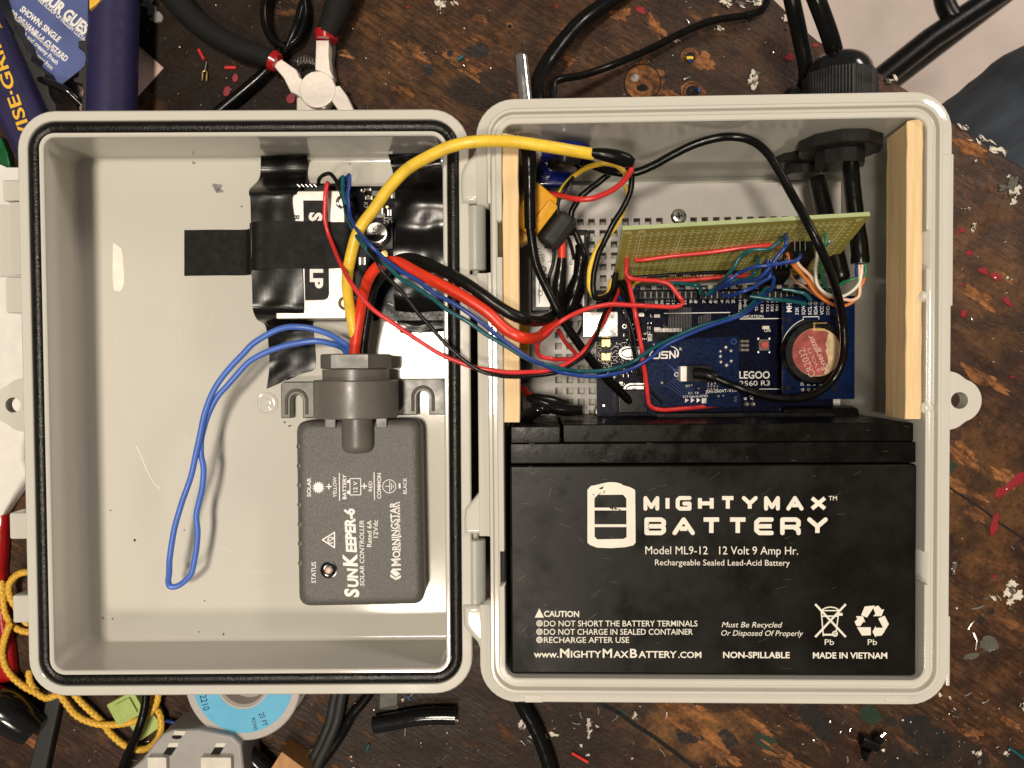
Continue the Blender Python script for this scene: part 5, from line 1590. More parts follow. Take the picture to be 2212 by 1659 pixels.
tw('second orange wire rising to the terminal block', [(1712, 530, 58), (1713, 545), (1705, 560, 58), (1730, 590), (1752, 612, 54), (1770, 632), (1790, 646, 50)], 'worange', 6.6)
tw('peach and white wire in the twisted bundle', [(1716, 545, 60), (1724, 570), (1746.5, 592), (1764, 615, 56), (1784, 636), (1819, 646, 54), (1844, 648), (1856.5, 635), (1858, 600), (1856, 572, 56)], 'wpeach')
tw('white wire looping from the green board to the cable end', [(1766.5, 508, 70), (1766, 530), (1763, 560), (1761.5, 590, 60), (1767, 615), (1789, 636), (1819, 640, 56), (1844, 626), (1859, 605), (1862, 572, 56)], 'wwhite', 6.6)
tw('green wire dropping from the green board beside the black cable', [(1782, 505, 70), (1784, 522, 72), (1778, 545), (1773, 570), (1774, 595, 58), (1781.5, 615), (1790, 630, 52)], 'wgreen')
tw('short green wire arching up into the cable end', [(1808, 620, 50), (1820, 611), (1834, 605, 54), (1856, 600), (1870, 592, 56), (1868, 570, 56)], 'wgreen', 6.6)
tw('brown wire lowest of the twisted bundle near the headers', [(1708, 583, 44), (1711, 598), (1718, 608), (1739, 620, 48), (1759, 635), (1778, 646, 48)], 'wbrown', 6.6)
tw('blue and white stub at the cable end', [(1851, 600, 54), (1849, 585), (1851, 570, 57)], 'wblue', 6)

# ------------------------------------------------------------------ splices, plugs, converter
def sleeve(label, pts, ws, mt='tape', name='heat_shrink_splice', group='black taped splices'):
    path = smooth(zs(pts, 40), 5)
    n = len(path); rs = []
    for i in range(n):
        t = i / (n - 1) * (len(ws) - 1); k = min(int(t), len(ws) - 2)
        w = ws[k] + (ws[k + 1] - ws[k]) * (t - k)
        rs.append(w / 2 / pxmm(path[i].z) * (1 + .05 * noise.noise(path[i] * .6)))
    return single(name, label, 'splice', MB().tube(path, rs, mt, 14), group)
sleeve('matte black sleeve below the short thick red wire', [(1214, 556, 52), (1212, 580), (1207, 620, 50), (1204, 668, 46), (1208, 690, 42)], (19, 24, 30, 33, 30))
sleeve('bulging glossy black splice over the white converter label', [(1252, 528, 46), (1256, 552, 46), (1252, 580), (1247, 610, 44), (1238, 640), (1225, 672, 40), (1215, 690, 38)], (20, 30, 24, 42, 40, 26), 'cable')
sleeve('black sleeve at the end of the arching yellow lead', [(1278, 330, 84), (1300, 333, 84), (1330, 339), (1352, 346), (1368, 352, 82)], (20, 27, 31, 32, 20), 'cable')
m_ = MB()
sleeve('crumpled black taped lump with shiny end beside the battery', [(1150, 868, 48), (1165, 872), (1190, 880, 46), (1225, 886), (1258, 886, 46)], (22, 26, 28, 26, 20), 'blackgloss')
sleeve('pointed black tape tail above the shiny taped lump', [(1140, 860, 44), (1160, 862, 46), (1195, 868), (1222, 872, 42)], (14, 26, 26, 14), 'tape')
sleeve('folded black tape end curving up from the battery edge', [(1118, 905, 42), (1140, 898, 50), (1165, 885, 54), (1185, 890, 50)], (26, 30, 24, 12), 'blackgloss')
wire('power_wire', 'orange-red wire end showing under black tape beside the battery', 'wire', [(1128, 838, 30), (1138, 850, 34), (1152, 858, 36), (1170, 866, 36)], 16, 'wredthick')
# amber plug with black hood, upper
def plug(name, label, c, ang, tilt, parts_):
    pass
pz = 56
c = W(1163, 464, pz)
xt = thing('power_plug', 'amber yellow power plug with black hood beside the pine strip', 'plug', (c.x, c.y, 42))
Mx = Matrix.Rotation(R(-38), 4, 'Z') @ Matrix.Rotation(R(18), 4, 'Y')
m_ = MB().box((c.x - 2.6, c.y + 2.6, pz - 4), (13, 19, 11), 'xt', 1.6, 2, Mx)
m_.box((c.x + 1.2, c.y - .2, pz - 2.8), (5, 14, 8.6), 'xt', 1.0, 2, Mx)
m_.box((c.x - 5.4, c.y - 6.0, pz - 5.5), (8, 10, 8), 'xt', 1.0, 2, Matrix.Rotation(R(-58), 4, 'Z'))
part(xt, 'plug_body', m_)
m_ = MB().box((c.x + 7.4, c.y - 5.6, pz - 4.2), (9, 15, 11), 'toolblack', 2.6, 3, Mx)
m_.box((c.x + 8.6, c.y - 6.8, pz - 4.0), (1.0, 15.4, 11.9), 'toolblack', .4, 1, Mx)
part(xt, 'plug_hood', m_)
c = W(1130, 735, 34)
m_ = MB().box((c.x - 2, c.y, 28), (9, 16, 12), 'xt', 1.0)
m_.box((c.x - 2, c.y - 3, 34.2), (8.2, 1.0, .6), 'xt', .2)
m_.box((c.x - 2, c.y - 13, 27), (9.6, 11, 12), 'toolblack', 1.5)
single('power_plug', 'amber plug mostly hidden under the pine strip near the red loop', 'plug', m_)
# converter with white label
cz = 31
c = W(1205, 580, cz)
cv = thing('voltage_converter', 'black converter box with white printed label beneath the splices', 'converter', (c.x, c.y, pt))
m_ = wbox(1146, 497, 1272, 672, pt, cz, 'black', .8)
q = wbox(1264, 499, 1275, 512, cz - 2, cz + 1.5, 'black', .3); m_.add(q.v, q.f, 'black')
part(cv, 'case', m_)
m_ = wbox(1157, 510, 1262, 662, cz, cz + .15, 'label', .02)
F = FW(cz + .2)
for t, x, ys, ye, cap in (('GOLD', 1168 + 8, 566, 548, 7), ('05W', 1165 + 2, 560, 534, 10), ('Black', 1237, 572, 545, 7), ('0.1Max', 1247, 574, 534, 7), ('CE', 1172, 640, 625, 10)):
    m_.text(F, t, (x, ys), (x, ye), cap, 'labelblack')
m_.line(F, [(1165, 597), (1165, 655)], 1.5, 'labelblack'); m_.line(F, [(1184, 566), (1190, 566), (1190, 548)], 1.2, 'labelblack')
m_.line(F, [(1172, 575), (1180, 580), (1174, 590), (1184, 596)], 2.4, 'labelblack')
part(cv, 'label', m_)
single('foam_pad', 'small pale pad on the plate below the thick black lead', 'pad', wbox(1135, 700, 1175, 727, pt, 24, 'label', .4))
# black probe lead by the strip
sleeve('tall black strain relief standing by the pine strip under the yellow lead', [(1141, 320, 72), (1143, 345, 72), (1144, 375), (1144.5, 420, 70), (1145.5, 493, 66)], (34, 30, 30, 26, 26, 25), 'cable', 'strain_relief', None)
wire('sensor_cable', 'black round cable leaving the strain relief and diving diagonally under the boards', 'cable',
     [(1145, 485, 65), (1149, 520, 64), (1157, 565), (1174, 607), (1200, 659, 60), (1226, 707), (1252, 745, 54), (1278, 780), (1305, 812, 46), (1333, 840), (1355, 862, 40), (1372, 886, 36)], 19, 'cable', seg=14)
# round blue cap on the back wall
yw = W(1220, 262, 80).y
m_ = MB()
bc = Vector((W(1222, 310, 62).x, 100.2, 56))
m_.lathe(bc, (0, -1, 0), [(0, 10.0), (1, 10.5), (3, 10.5), (4.4, 9.9), (5.2, 8.4), (5.4, 5)], 'bluegloss', 40)
m_.lathe(bc + Vector((0, -5, 0)), (0, -1, 0), [(0, 7.0), (3, 6.8), (3.5, 5)], 'blackgloss', 28)
single('round_cap', 'glossy dark blue round cap on the back wall behind the yellow lead', 'cap', m_)
m_ = wbox(1160, 350, 1235, 402, 14, 40, 'bluegloss', 1.5)
single('relay_block', 'dark blue block deep in the shadowed corner below the round cap', 'relay', m_)
m_ = MB().lathe(Vector((W(1135, 300, 62).x, 100.3, 60)), (0, -1, 0), [(0, 7), (4, 6.5), (6, 5.5)], 'glue', 18)
single('glue_blob', 'dark wet-looking glue blob in the corner above the strain relief', 'glue', m_)

# ------------------------------------------------------------------ cable glands through the back wall
def knurl(mb, o, ax, r, l, mt, n=72, flats=10):
    lps = []
    o = Vector(o); ax = Vector(ax)
    a = Vector((1, 0, 0)); b = ax.cross(a)
    for d, k in ((0, .96), (.4, 1), (l - .4, 1), (l, .96)):
        lp = []
        for i in range(n * 2):
            t = math.pi * i / n
            f = 1 / math.cos(((t + math.pi / flats) % (2 * math.pi / flats)) - math.pi / flats)
            rr = r * min(f, 1.06) * k * (1.0 if i % 2 else .975)
            lp.append(o + ax * d + (a * math.cos(t) + b * math.sin(t)) * rr)
        lps.append(lp)
    mb.loft(lps, mt, True, True, True)
    return mb
HYo = HY - 4.0
def gland(label, cx, cz, r, big):
    g = thing('cable_gland', label, 'cable gland', (cx, HYo, cz), group='black cable glands')
    m_ = MB().lathe((cx, HYo, cz), (0, 1, 0), [(0, r * .98), (2.2, r * .98), (2.4, r * .86), (6.5, r * .86)], 'blackgloss', 36)
    part(g, 'flange', m_)
    m_ = knurl(MB(), (cx, HYo + 6.2, cz), (0, 1, 0), r, r * .95, 'nutblack')
    y1 = HYo + 6.2 + r * .95
    m_.lathe((cx, y1 - .2, cz), (0, 1, 0), [(0, r * .93)] + [(r * .62 * math.sin(R(t)), r * (.40 + .53 * math.cos(R(t)))) for t in (10, 25, 40, 55, 70, 85)], 'blackgloss', 44)
    part(g, 'dome_nut', m_, sharp=25)
    m_ = MB().lathe((cx, HYo - 6.0, cz), (0, -1, 0), [(0, r * 1.12), (.6, r * 1.2), (r * .36, r * 1.2), (r * .36 + .6, r * 1.12), (r * .36 + .6, r * .72), (r * .8, r * .70), (r * .8, r * .5)], 'nutblack', 10)
    part(g, 'lock_nut', m_, sharp=20)
    return g
g1 = W(1815, 150, 52)
gland('large ribbed black cable gland at the corner, two thick cables entering its dome', W(1812, 160, 55).x, 56, 13.2, True)
gland('lower black cable gland half hidden behind the large ribbed one', W(1728, 190, 30).x, 33, 10.5, False)
gp = 'black cable ends inside the body'
def thick(label, pts, ws, mt='cable'):
    return sleeve(label, pts, ws, mt, 'sensor_cable', gp)
thick('black sleeved cable from the upper nut down to the orange twisted wires', [(1836, 325, 56), (1841, 400, 57), (1850, 480), (1857, 540, 58), (1858, 569, 58)], (33, 33, 34, 36, 37))
thick('black sleeved cable from the lower nut, passing behind the green board', [(1765, 385, 36), (1775, 430, 38), (1797, 520, 42), (1815, 590, 46), (1818, 600, 46)], (35, 36, 38, 38, 34), 'tape')
# ------------------------------------------------------------------ outside: probe, cables
a = W(1140, 260, 42); b = W(1125, 124, 42)
m_ = MB().lathe(a, b - a, [(0, 3.0), ((b - a).length - 0.6, 3.0), ((b - a).length + .6, 2.7), ((b - a).length + 1.0, 1.8), ((b - a).length + 1.1, .6)], 'chrome', 28)
single('steel_probe', 'round-ended steel temperature probe tube sticking out behind the enclosure', 'probe', m_)
OG = 'black cables leaving the back of the enclosure'
wire('thick_cable', 'thickest black cable curving up from the enclosure back away beside the steel probe', 'cable', [(1161, 275, 36), (1160, 215, 34), (1162, 180), (1180, 140, 22), (1212, 95), (1258, 45), (1310, 8, 8), (1375, -35, 5)], 34, 'cable', group=OG, seg=18)
wire('thin_cable', 'thinner black cable with a sharp bend, wandering across the bench', 'cable', [(1198, 270, 36), (1196, 225, 34), (1195, 190, 34), (1199, 176, 33), (1220, 169, 30), (1260, 162), (1320, 142, 14), (1400, 108), (1480, 68, 8), (1540, 45), (1620, 31, 5), (1648, 18), (1662, -12, 5)], 15.5, 'cable', group=OG, seg=14)
wire('thick_cable', 'thick black cable hanging past the bench corner into the smaller gland', 'cable', [(1703, -40, 60), (1713, 10, 58), (1727, 75), (1741, 150, 45), (1735, 190, 38), (1722, 215, 34)], 33, 'cable', group=OG, seg=18)
wire('thick_cable', 'thick black cable bending down into the dome of the large gland', 'cable', [(1740, -60, 70), (1762, -5, 70), (1783, 50), (1797, 92, 62), (1806, 130, 56)], 37, 'cable', group=OG, seg=18)

# ------------------------------------------------------------------ chair frame and person beyond the bench
fz = -760
m_ = MB().tube([W(1870, 195, -330), W(2010, 84, -330), W(2230, -62, -330)], 10, 'black', 16)
m_.tube(smooth([W(2035, -60, -330), W(2040, 0, -330), W(2052, 30, -330), W(2068, 48, -330)], 6), 8.5, 'black', 14)
m_.tube([W(1870, 195, -330), W(1870, 195, -330) + Vector((0, 0, -429))], 10, 'black', 14)
m_.tube([W(2230, -62, -330), W(2230, -62, -330) + Vector((0, 0, -429))], 10, 'black', 14)
single('chair', 'black tubular chair frame standing on the pale floor beyond the bench', 'chair', m_)
m_ = MB()
K = W(2062, 470, -130)
hip = W(2637, 200, -90)
pth = smooth([hip + (hip - K) * .25, hip, hip.lerp(K, .35), hip.lerp(K, .68), K + (hip - K) * .12, K + Vector((-34, -18, -38)), K + Vector((-45, -26, -130)), K + Vector((-40, -22, -300)), K + Vector((-30, -10, -480)), K + Vector((-26, -4, -590))], 6)
n = len(pth)
rs = []
for i in range(n):
    t = i / (n - 1)
    r = 92 - 26 * min(1, t / .45) if t < .45 else 66 - 14 * (t - .45) / .55
    rs.append(r * (1 + .05 * noise.noise(Vector((t * 18, 0, 3))) ))
m_.tube(pth, rs, 'denim', 28)
foot = pth[-1]
m_.loft([[foot + Vector((x * 1.0 - 30, y - 60 + dy, -z)) for x, y in [(42 * math.cos(R(a)) * s_, 30 * math.sin(R(a)) * s_) for a in range(0, 360, 30)]] for dy, z, s_ in ((60, -30, 1.15), (50, 0, 1.2), (40, 20, 1.3))], 'denim', True, True, True)
for i, v in enumerate(m_.v):
    k = noise.noise(v * .02) * 3 + noise.noise(Vector((v.x * .06, v.y * .02, v.z * .06))) * 1.6
    m_.v[i] = v + Vector((k * .4, k * .4, k))
single('person', 'person in dark blue denim jeans, one knee beside the bench corner', 'person', m_, sharp=80)

# ------------------------------------------------------------------ tools at the corner
GB = 'navy blue tool grips beside the lid'
def bar(pts, ws, z0, z1, mt, bev=3):
    l, r_ = [], []
    for i, (p, w) in enumerate(zip(pts, ws)):
        a = Vector(pts[max(0, i - 1)]); b = Vector(pts[min(len(pts) - 1, i + 1)])
        d = (b - a).normalized(); n = Vector((-d.y, d.x)) * w / 2
        l.append(Vector(p) + n); r_.append(Vector(p) - n)
    out = [W(q.x, q.y, z1) for q in l + r_[::-1]]
    return MB().prism([(v.x, v.y) for v in out], z0, z1, mt, bevel=bev, seg=4)
tl = thing('crimping_tool', 'upright navy blue tool handle with yellow tip and black scalloped grip', 'tool', W(240, 100, 0), group=GB)
m_ = MB().tube([W(248, -90, 19), W(246, 60, 19), W(243, 200, 19), W(240, 330, 19)], 10.4, 'toolblue', 30)
part(tl, 'handle', m_)
m_ = MB()
tz = 25
m_.prism([W(x, y, tz) for x, y in [(212, -60), (192, 22), (187, 60), (181, 85), (167, 87), (167, 102), (180, 112), (183, 125), (180, 140), (168, 152), (166, 164), (156, 168), (157, 176), (175, 182), (178, 196), (174, 215), (172, 260), (172, 330), (212, 330)]], 2, tz, 'toolblack', bevel=1.2)
part(tl, 'scalloped_grip', m_)
m_ = MB().prism([W(x, y, 30.2) for x, y in [(191, -60), (192, 20), (205, 12), (218, -2), (222, -60)]], 24, 30.2, 'toolyellow', bevel=.6)
part(tl, 'yellow_inlay', m_)
tl2 = thing('locking_tool', 'slanted navy blue tool handle with yellow letters running up it', 'tool', W(40, 220, 0), group=GB)
m_ = bar([(-110, -60), (-45, 79), (35, 251), (82, 351), (124, 440)], [98, 98, 96, 92, 92], 6, 33, 'toolblue', 5)
part(tl2, 'handle', m_)
m_ = MB().prism([W(x, y, 24) for x, y in [(-20, -60), (8, 30), (22, 38), (28, 48), (30, 62), (52, 92), (58, 110), (70, 118), (66, 128), (76, 138), (90, 148), (98, 160), (93, 172), (104, 182), (106, 200), (110, 212), (120, 224), (122, 260), (70, 300), (10, 130), (-40, -40)]], 3, 24, 'toolblack', bevel=1.2)
part(tl2, 'serrated_grip', m_)
s = MB().prism([W(x, y, 33.4) for x, y in [(-60, -60), (-20, 20), (2, 58), (-12, 56), (-60, 20)]], 32, 33.4, 'toolyellow', bevel=.3)
part(tl2, 'yellow_inlay', s)
s = MB()
s.text(FW(33.15), 'VISE\u00b7GRIP', (72, 300), (-5, 78), 25, 'toolyellow', bold=.02, spacing=1.0)
part(tl2, 'yellow_lettering', s)

# printed cards
cz_ = 2.0
q_ = [(-20, -70), (200, -70), (187, 60), (182, 100), (190, 160), (150, 205), (118, 176), (-60, 20)]
m_ = MB().prism([W(x, y, 16) for x, y in [(-60, -60), (225, -60), (240, 60), (225, 110), (128, 186), (50, 120), (-60, 20)]], 15.5, 16, 'navycard', bevel=.1)
cd_ = thing('printed_card', 'blue printed card with white slanted dessert text between the tool grips', 'card', W(100, 80, 15.5))
part(cd_, 'card', m_)
s = MB()
F = FW(16.06)
s.text(F, 'OUR GUES', (152, -26), (184, 124) if False else (186 + 46, 44 + 40), 29, 'printw', bold=.035) if False else None
def dirtext(t, p0, ln, ang, cap, bold=0.02):
    s.text(F, t, p0, (p0[0] + ln * math.cos(R(ang)), p0[1] + ln * math.sin(R(ang))), cap, 'printw', bold=bold)
dirtext('OUR GUEST', (85, -5), 142, 40, 25, .045)
dirtext('SINGLE SCOOP OF FROZEN CUSTARD', (71, -9), 158, 42, 8.5)
dirtext('SHOWN: SINGLE', (74, 40), 72 + 0, 39.5, 13, .035) if False else dirtext('SHOWN: SINGLE', (42, 22), 108, 40, 13, .035)
dirtext('SCOOP OF VANILLA CUSTARD', (-4, 11), 190, 40.3, 13, .035)
dirtext('fresh dairy sourced daily from', (24, 34), 136, 41.5, 9.5)
dirtext('our rich and creamy Fresh', (25, 53), 130, 42, 9.5)
dirtext('Custard. Choose from', (38, 86), 98, 42, 9.5)
dirtext('White Dairy', (64, 130), 40, 42, 9)
part(cd_, 'printed_lettering', s)
m_ = MB().prism([W(x, y, 1.2) for x, y in [(200, 10), (353, 146), (220, 290), (60, 330), (60, 160)]], .4, 1.0, 'photo', bevel=.1)
single('printed_sheet', 'glossy pink and tan printed sheet lying under the tool grips', 'paper', m_)
wire('cable_tie', 'short curved black rubber strap lying across the cards', 'strap', [(84, 172, 22), (100, 176, 24), (125, 186, 24), (150, 200, 23), (178, 226, 20)], 17, 'blackgloss')

# ------------------------------------------------------------------ pliers
pl_ = thing('pliers', 'nickel pliers with black foam grips and red collars', 'pliers', W(680, 190, 0))
pz_ = 13
def flatshape(pts, z0, z1, mt='plier', bev=.8):
    return MB().prism([W(x, y, z1) for x, y in pts], z0, z1, mt, bevel=bev, seg=2)
part(pl_, 'arm', flatshape([(588, 139), (607, 127), (640, 150), (647, 167), (655, 172), (672, 154), (700, 158), (716, 178), (722, 186), (733, 184), (748, 204), (775, 260), (745, 260), (716, 218), (700, 235), (670, 232), (645, 208), (638, 203), (628, 200), (612, 168)], 8, pz_))
part(pl_, 'arm', flatshape([(682, 86), (711, 86), (710, 120), (713, 150), (720, 168), (714, 173), (700, 158), (680, 150), (681, 120)], 7.2, 12.4))
m_ = flatshape([(711, 86), (720, 92), (716, 130), (724, 172), (718, 172), (712, 150)], 2, 7, 'ctrl2')
part(pl_, 'arm_side', m_)
part(pl_, 'pivot', MB().lathe(W(686, 194, pz_), (0, 0, 1), [(-4, 8.2), (-.3, 8.4), (.5, 8.1), (.7, 7.4)], 'plier', 48))
part(pl_, 'jaw', flatshape([(640, 210), (652, 208), (664, 226), (680, 236), (680, 270), (640, 270)], 5, 10.5))
def cone(pts, ws, mt, z=10):
    path = smooth([W(x, y, zz) for x, y, zz in pts], 6)
    n = len(path); rs = []
    for i in range(n):
        t = i / (n - 1) * (len(ws) - 1); k = min(int(t), len(ws) - 2)
        rs.append((ws[k] + (ws[k + 1] - ws[k]) * (t - k)) / 2 / pxmm(path[i].z))
    return MB().tube(path, rs, mt, 20)
part(pl_, 'grip', cone([(330, -60, 12), (372, -8, 12), (430, 52, 12), (500, 96, 12), (560, 118, 12), (594, 132, 12)], (54, 52, 50, 46, 42, 38), 'foam'))
part(pl_, 'grip', cone([(752, -60, 12), (742, -20, 12), (724, 30, 12), (706, 75, 12)], (64, 60, 54, 44), 'foam'))
part(pl_, 'collar', cone([(589, 130, 12), (600, 136, 12)], (46, 40), 'redgloss'))
part(pl_, 'collar', cone([(706, 70, 11), (705, 88, 11)], (52, 46), 'redgloss'))
sp_ = []
for k in range(90):
    t = k / 89
    b_ = W(640 + 44 * t, 138 - 8 * math.sin(t * 3.1), 6)
    sp_.append(b_ + Vector((0, 2.2 * math.sin(t * 2 * math.pi * 7), 2.2 * math.cos(t * 2 * math.pi * 7))))
part(pl_, 'spring', MB().tube(sp_, .35, 'chrome', 6))

# looped black cord with ties
path = []
for k in range(150):
    t = k / 149
    a = t * 2 * math.pi * 3
    rr = 1 + .05 * math.sin(t * 17)
    p = W(614 + 44 * rr * math.sin(a), 30 + 72 * rr * math.cos(a), 4 + 5 * t)
    path.append(p)
m_ = MB().tube(path, 1.75, 'cable', 10)
m_.tube(smooth([W(x, y, z) for x, y, z in ((652, 8, 8), (640, 55, 9), (625, 92, 8), (610, 115, 6), (596, 128, 4))], 6), 1.7, 'cable', 10)
single('coiled_cable', 'coil of thin glossy black cord tied in a loop behind the pliers', 'cord', m_)
wire('loose_cable', 'glossy black cord passing under the pliers toward the lid', 'cord', [(606, 108, 4), (596, 128, 4), (570, 160, 4), (530, 195, 4), (470, 245, 4), (420, 290, 4)], 26, 'cable', seg=14)
m_ = MB()
for a, b in (((745, 213), (760, 228)), ((752, 200), (754, 216)), ((760, 228), (790, 250))):
    m_.tube([W(*a, 1.5), W(*b, 1.5)], .8, 'black', 8)
single('wire_scrap', 'bent bit of thin black wire by the plier jaws', 'scrap', m_)

# ------------------------------------------------------------------ small bits on the bench
RG = 'red scraps near the pliers'
def stub(name, label, a, b, wpx, mt, group=None, cat='scrap', z=None):
    z_ = z or wpx / 2 / pxmm(0) + .1
    return single(name, label, cat, MB().tube([W(*a, z_), W(*b, z_)], wpx / 2 / pxmm(0), mt, 12), group)
stub('insulation_scrap', 'red insulation tube lying slanted above the forked pin', (429, 107), (441, 129), 6.5, 'wred', RG)
stub('insulation_scrap', 'red insulation tube lying level near the foam grip', (486, 146), (510, 146), 7, 'wred', RG)
def flake(label, px, py, rx, ry, ang, group=RG):
    m_ = MB()
    pts = []
    for k in range(18):
        t = 2 * math.pi * k / 18
        x, y = rx * math.cos(t), ry * math.sin(t)
        v = W(px + x * math.cos(R(ang)) - y * math.sin(R(ang)), py + x * math.sin(R(ang)) + y * math.cos(R(ang)), .8)
        pts.append((v.x, v.y))
    m_.prism(pts, .1, 1.1, 'rubyred', bevel=.4)
    return single('red_flake', label, 'scrap', m_, group)
flake('dull red oval flake just below the level red tube', 508, 168, 6.5, 9, 10)
flake('longer dull red flake beside the black cord', 490, 197, 7.5, 11.5, 22)
flake('dark red flake tucked against the plier jaw', 628, 213, 10, 11, 30)
m_ = MB().tube([W(446, 134, 1.2), W(443, 152, 1.2)], .5, 'chrome', 8)
m_.tube([W(443, 152, 1.2), W(438, 156, 1.2), W(437, 174, 1.2)], .45, 'gold', 8); m_.tube([W(443, 152, 1.2), W(447, 156, 1.2), W(446, 175, 1.2)], .45, 'gold', 8)
single('forked_pin', 'tiny gold two-pronged pin on the dark bench', 'pin', m_)
m_ = MB()
for k in range(3):
    pts = [(320 + k * 9 + random.uniform(-6, 6) + 12 * math.cos(R(t)), 6 + k * 16 + 13 * math.sin(R(t)) * random.uniform(.7, 1.2)) for t in range(0, 360, 40)]
    m_.prism([W(x, y, 1 + k * .3) for x, y in pts], .3, 1 + k * .4, 'grey')
single('paper_scrap', 'crumpled grey scrap beside the foam grip', 'scrap', m_)
stub('insulation_scrap', 'teal insulation stub lying on the worn orange patch', (988, 130), (1000, 122), 8.5, 'wteal')
stub('insulation_scrap', 'teal stub and blue thread close to the steel probe', (1166, 178), (1177, 190), 5, 'wteal')
stub('insulation_scrap', 'short yellow insulation stub in a drilled hole', (1483, 125), (1497, 125), 7, 'wyellow')
stub('insulation_scrap', 'small blue stub under the yellow one', (1492, 128), (1488, 135), 6, 'wblue')
stub('insulation_scrap', 'blue stub beside the hole at the enclosure edge', (1508, 190), (1510, 200), 7, 'wblue')
stub('insulation_scrap', 'thin teal stub lying below the black tube piece', (793, 1621), (797, 1607), 5.5, 'wteal')
stub('insulation_scrap', 'little blue scrap under the lid edge', (880, 1503), (886, 1512), 5.5, 'wblue')
stub('insulation_scrap', 'bright red wire offcut near the bottom cable', (1235, 1626), (1270, 1646), 7, 'wred')
stub('insulation_scrap', 'long thin teal offcut at the bench corner', (2178, 1614), (2230, 1650), 6, 'wteal')
m_ = MB().lathe(W(1860, 1598, 5), W(1892, 1612, 5) - W(1860, 1598, 5), [(0, 2.5), (2, 2.6), (8.5, 2.2)], 'black', 16)
m_.tube([W(1868, 1640, 2), W(1872, 1618, 4)], [1.2, 2.2], 'black', 10)
m_.tube([W(1886, 1610, 4), W(1912, 1583, 4)], .7, 'chrome', 8); m_.tube([W(1890, 1588, 4), W(1902, 1602, 4)], 2, 'black', 8)
single('push_button', 'small black T-shaped part with silver leads below the enclosure', 'component', m_)
m_ = MB().lathe(W(683, 1620, .2), (0, 0, 1), [(0, 2.6), (1.4, 2.9), (3, 2.6), (3, 1.5), (1, 1.4)], 'chrome', 6)
single('metal_nut', 'tiny silver nut on the dark cord', 'nut', m_)
m_ = MB().prism([W(x, y, .6) for x, y in [(822, 1480), (858, 1480), (858, 1533), (820, 1533)]], .15, .6, 'olive')
single('film_scrap', 'translucent olive film square under the lid edge', 'scrap', m_)
m_ = MB().prism([W(x, y, .9) for x, y in [(1170, 150), (1172, 157), (1168, 170), (1155, 195), (1147, 230), (1130, 230), (1140, 200)]], .2, .9, 'label')
single('paper_scrap', 'white and red-dotted paper corner beside the fat black cable', 'scrap', m_)

# tube offcut
p = [(808, 1566, 5), (850, 1558, 5.5), (900, 1549, 6), (945, 1546, 6), (984, 1547, 6)]
path = smooth([W(*q) for q in p], 6)
m_ = MB().tube(path, 37 / 2 / pxmm(6), 'blackgloss', 22)
for k in range(9):
    x = 830 + k * 17
    m_.flat(FW(10.2), [(x, 1567 - k * 2.0), (x + 8, 1566 - k * 2), (x + 8, 1571 - k * 2), (x, 1572 - k * 2)], 'ctrl2') if False else None
single('tube_offcut', 'curved glossy black tube offcut lying below the lid', 'tube', m_)
wire('power_cable', 'black cord running from under the enclosure to the bottom edge', 'cord', [(1110, 1470, 6), (1130, 1525, 4.5), (1150, 1560), (1172, 1610), (1188, 1659), (1205, 1730, 4.5)], 33, 'cable', seg=16)
m_ = MB()
pA = smooth([W(*q) for q in ((745, 1470, 5), (737, 1510, 5), (728, 1555, 5), (710, 1600, 5), (688, 1645, 5), (665, 1700, 5))], 6)
m_.tube(pA, 2.5, 'toolblack', 12)
pA2 = [v + Vector((-3.6, -.8, -1)) for v in pA]
m_.tube(pA2, 2.4, 'toolblack', 12)
single('flat_cable', 'ribbed black twin cord curving down from under the lid', 'cord', m_)
wire('power_cable', 'second black cord joining the ribbed twin cord', 'cord', [(810, 1480, 4), (785, 1515, 3.6), (760, 1545, 3.6), (735, 1590, 3), (700, 1640, 3), (660, 1690, 3)], 22, 'cable', seg=12)

# ------------------------------------------------------------------ bottom corner clutter
m_ = MB()
rows = []
for j in range(26):
    t = j / 25
    y = 330 + t * 800
    xl = -60
    xr = 40 + 36 * math.sin(t * 3.0) + (30 if t < .5 else 10) + 6 * math.sin(t * 21)
    if t > .85: xr = 95 - (t - .85) * 500
    z = 9 if t > .02 else 2
    row = []
    for i in range(14):
        s_ = i / 13
        nz = noise.noise(Vector((s_ * 3, t * 9, 1))) * 2.5 + noise.noise(Vector((s_ * 9, t * 27, 4))) * .8
        row.append(W(xl + (xr - xl) * s_, y + (55 * s_ if j == 0 else 0) - (70 * s_ * max(0, t - .7)), 7 + nz - 5 * max(0, s_ - .85) * 6.5))
    rows.append(row)
m_.loft(rows, 'towel', False)
single('paper_towel', 'crumpled white paper towel sticking out under the lid latch', 'paper towel', m_, sharp=80)
m_ = MB().prism([W(x, y, 4) for x, y in [(-60, 300), (2, 296), (16, 330), (24, 372), (-60, 380)]], .5, 4, 'greengloss', bevel=1)
single('green_package', 'sliver of glossy green packaging under the slanted tool grip', 'package', m_)
m_ = MB().prism([W(x, y, 10) for x, y in [(-60, 1100), (-4, 1110), (-6, 1180), (-10, 1240), (-4, 1330), (8, 1420), (14, 1470), (7, 1483), (-60, 1500)]], 1, 6, 'redgloss', bevel=3, seg=3)
single('red_tool', 'glossy red tool grip lying beneath the yellow rope', 'tool', m_)
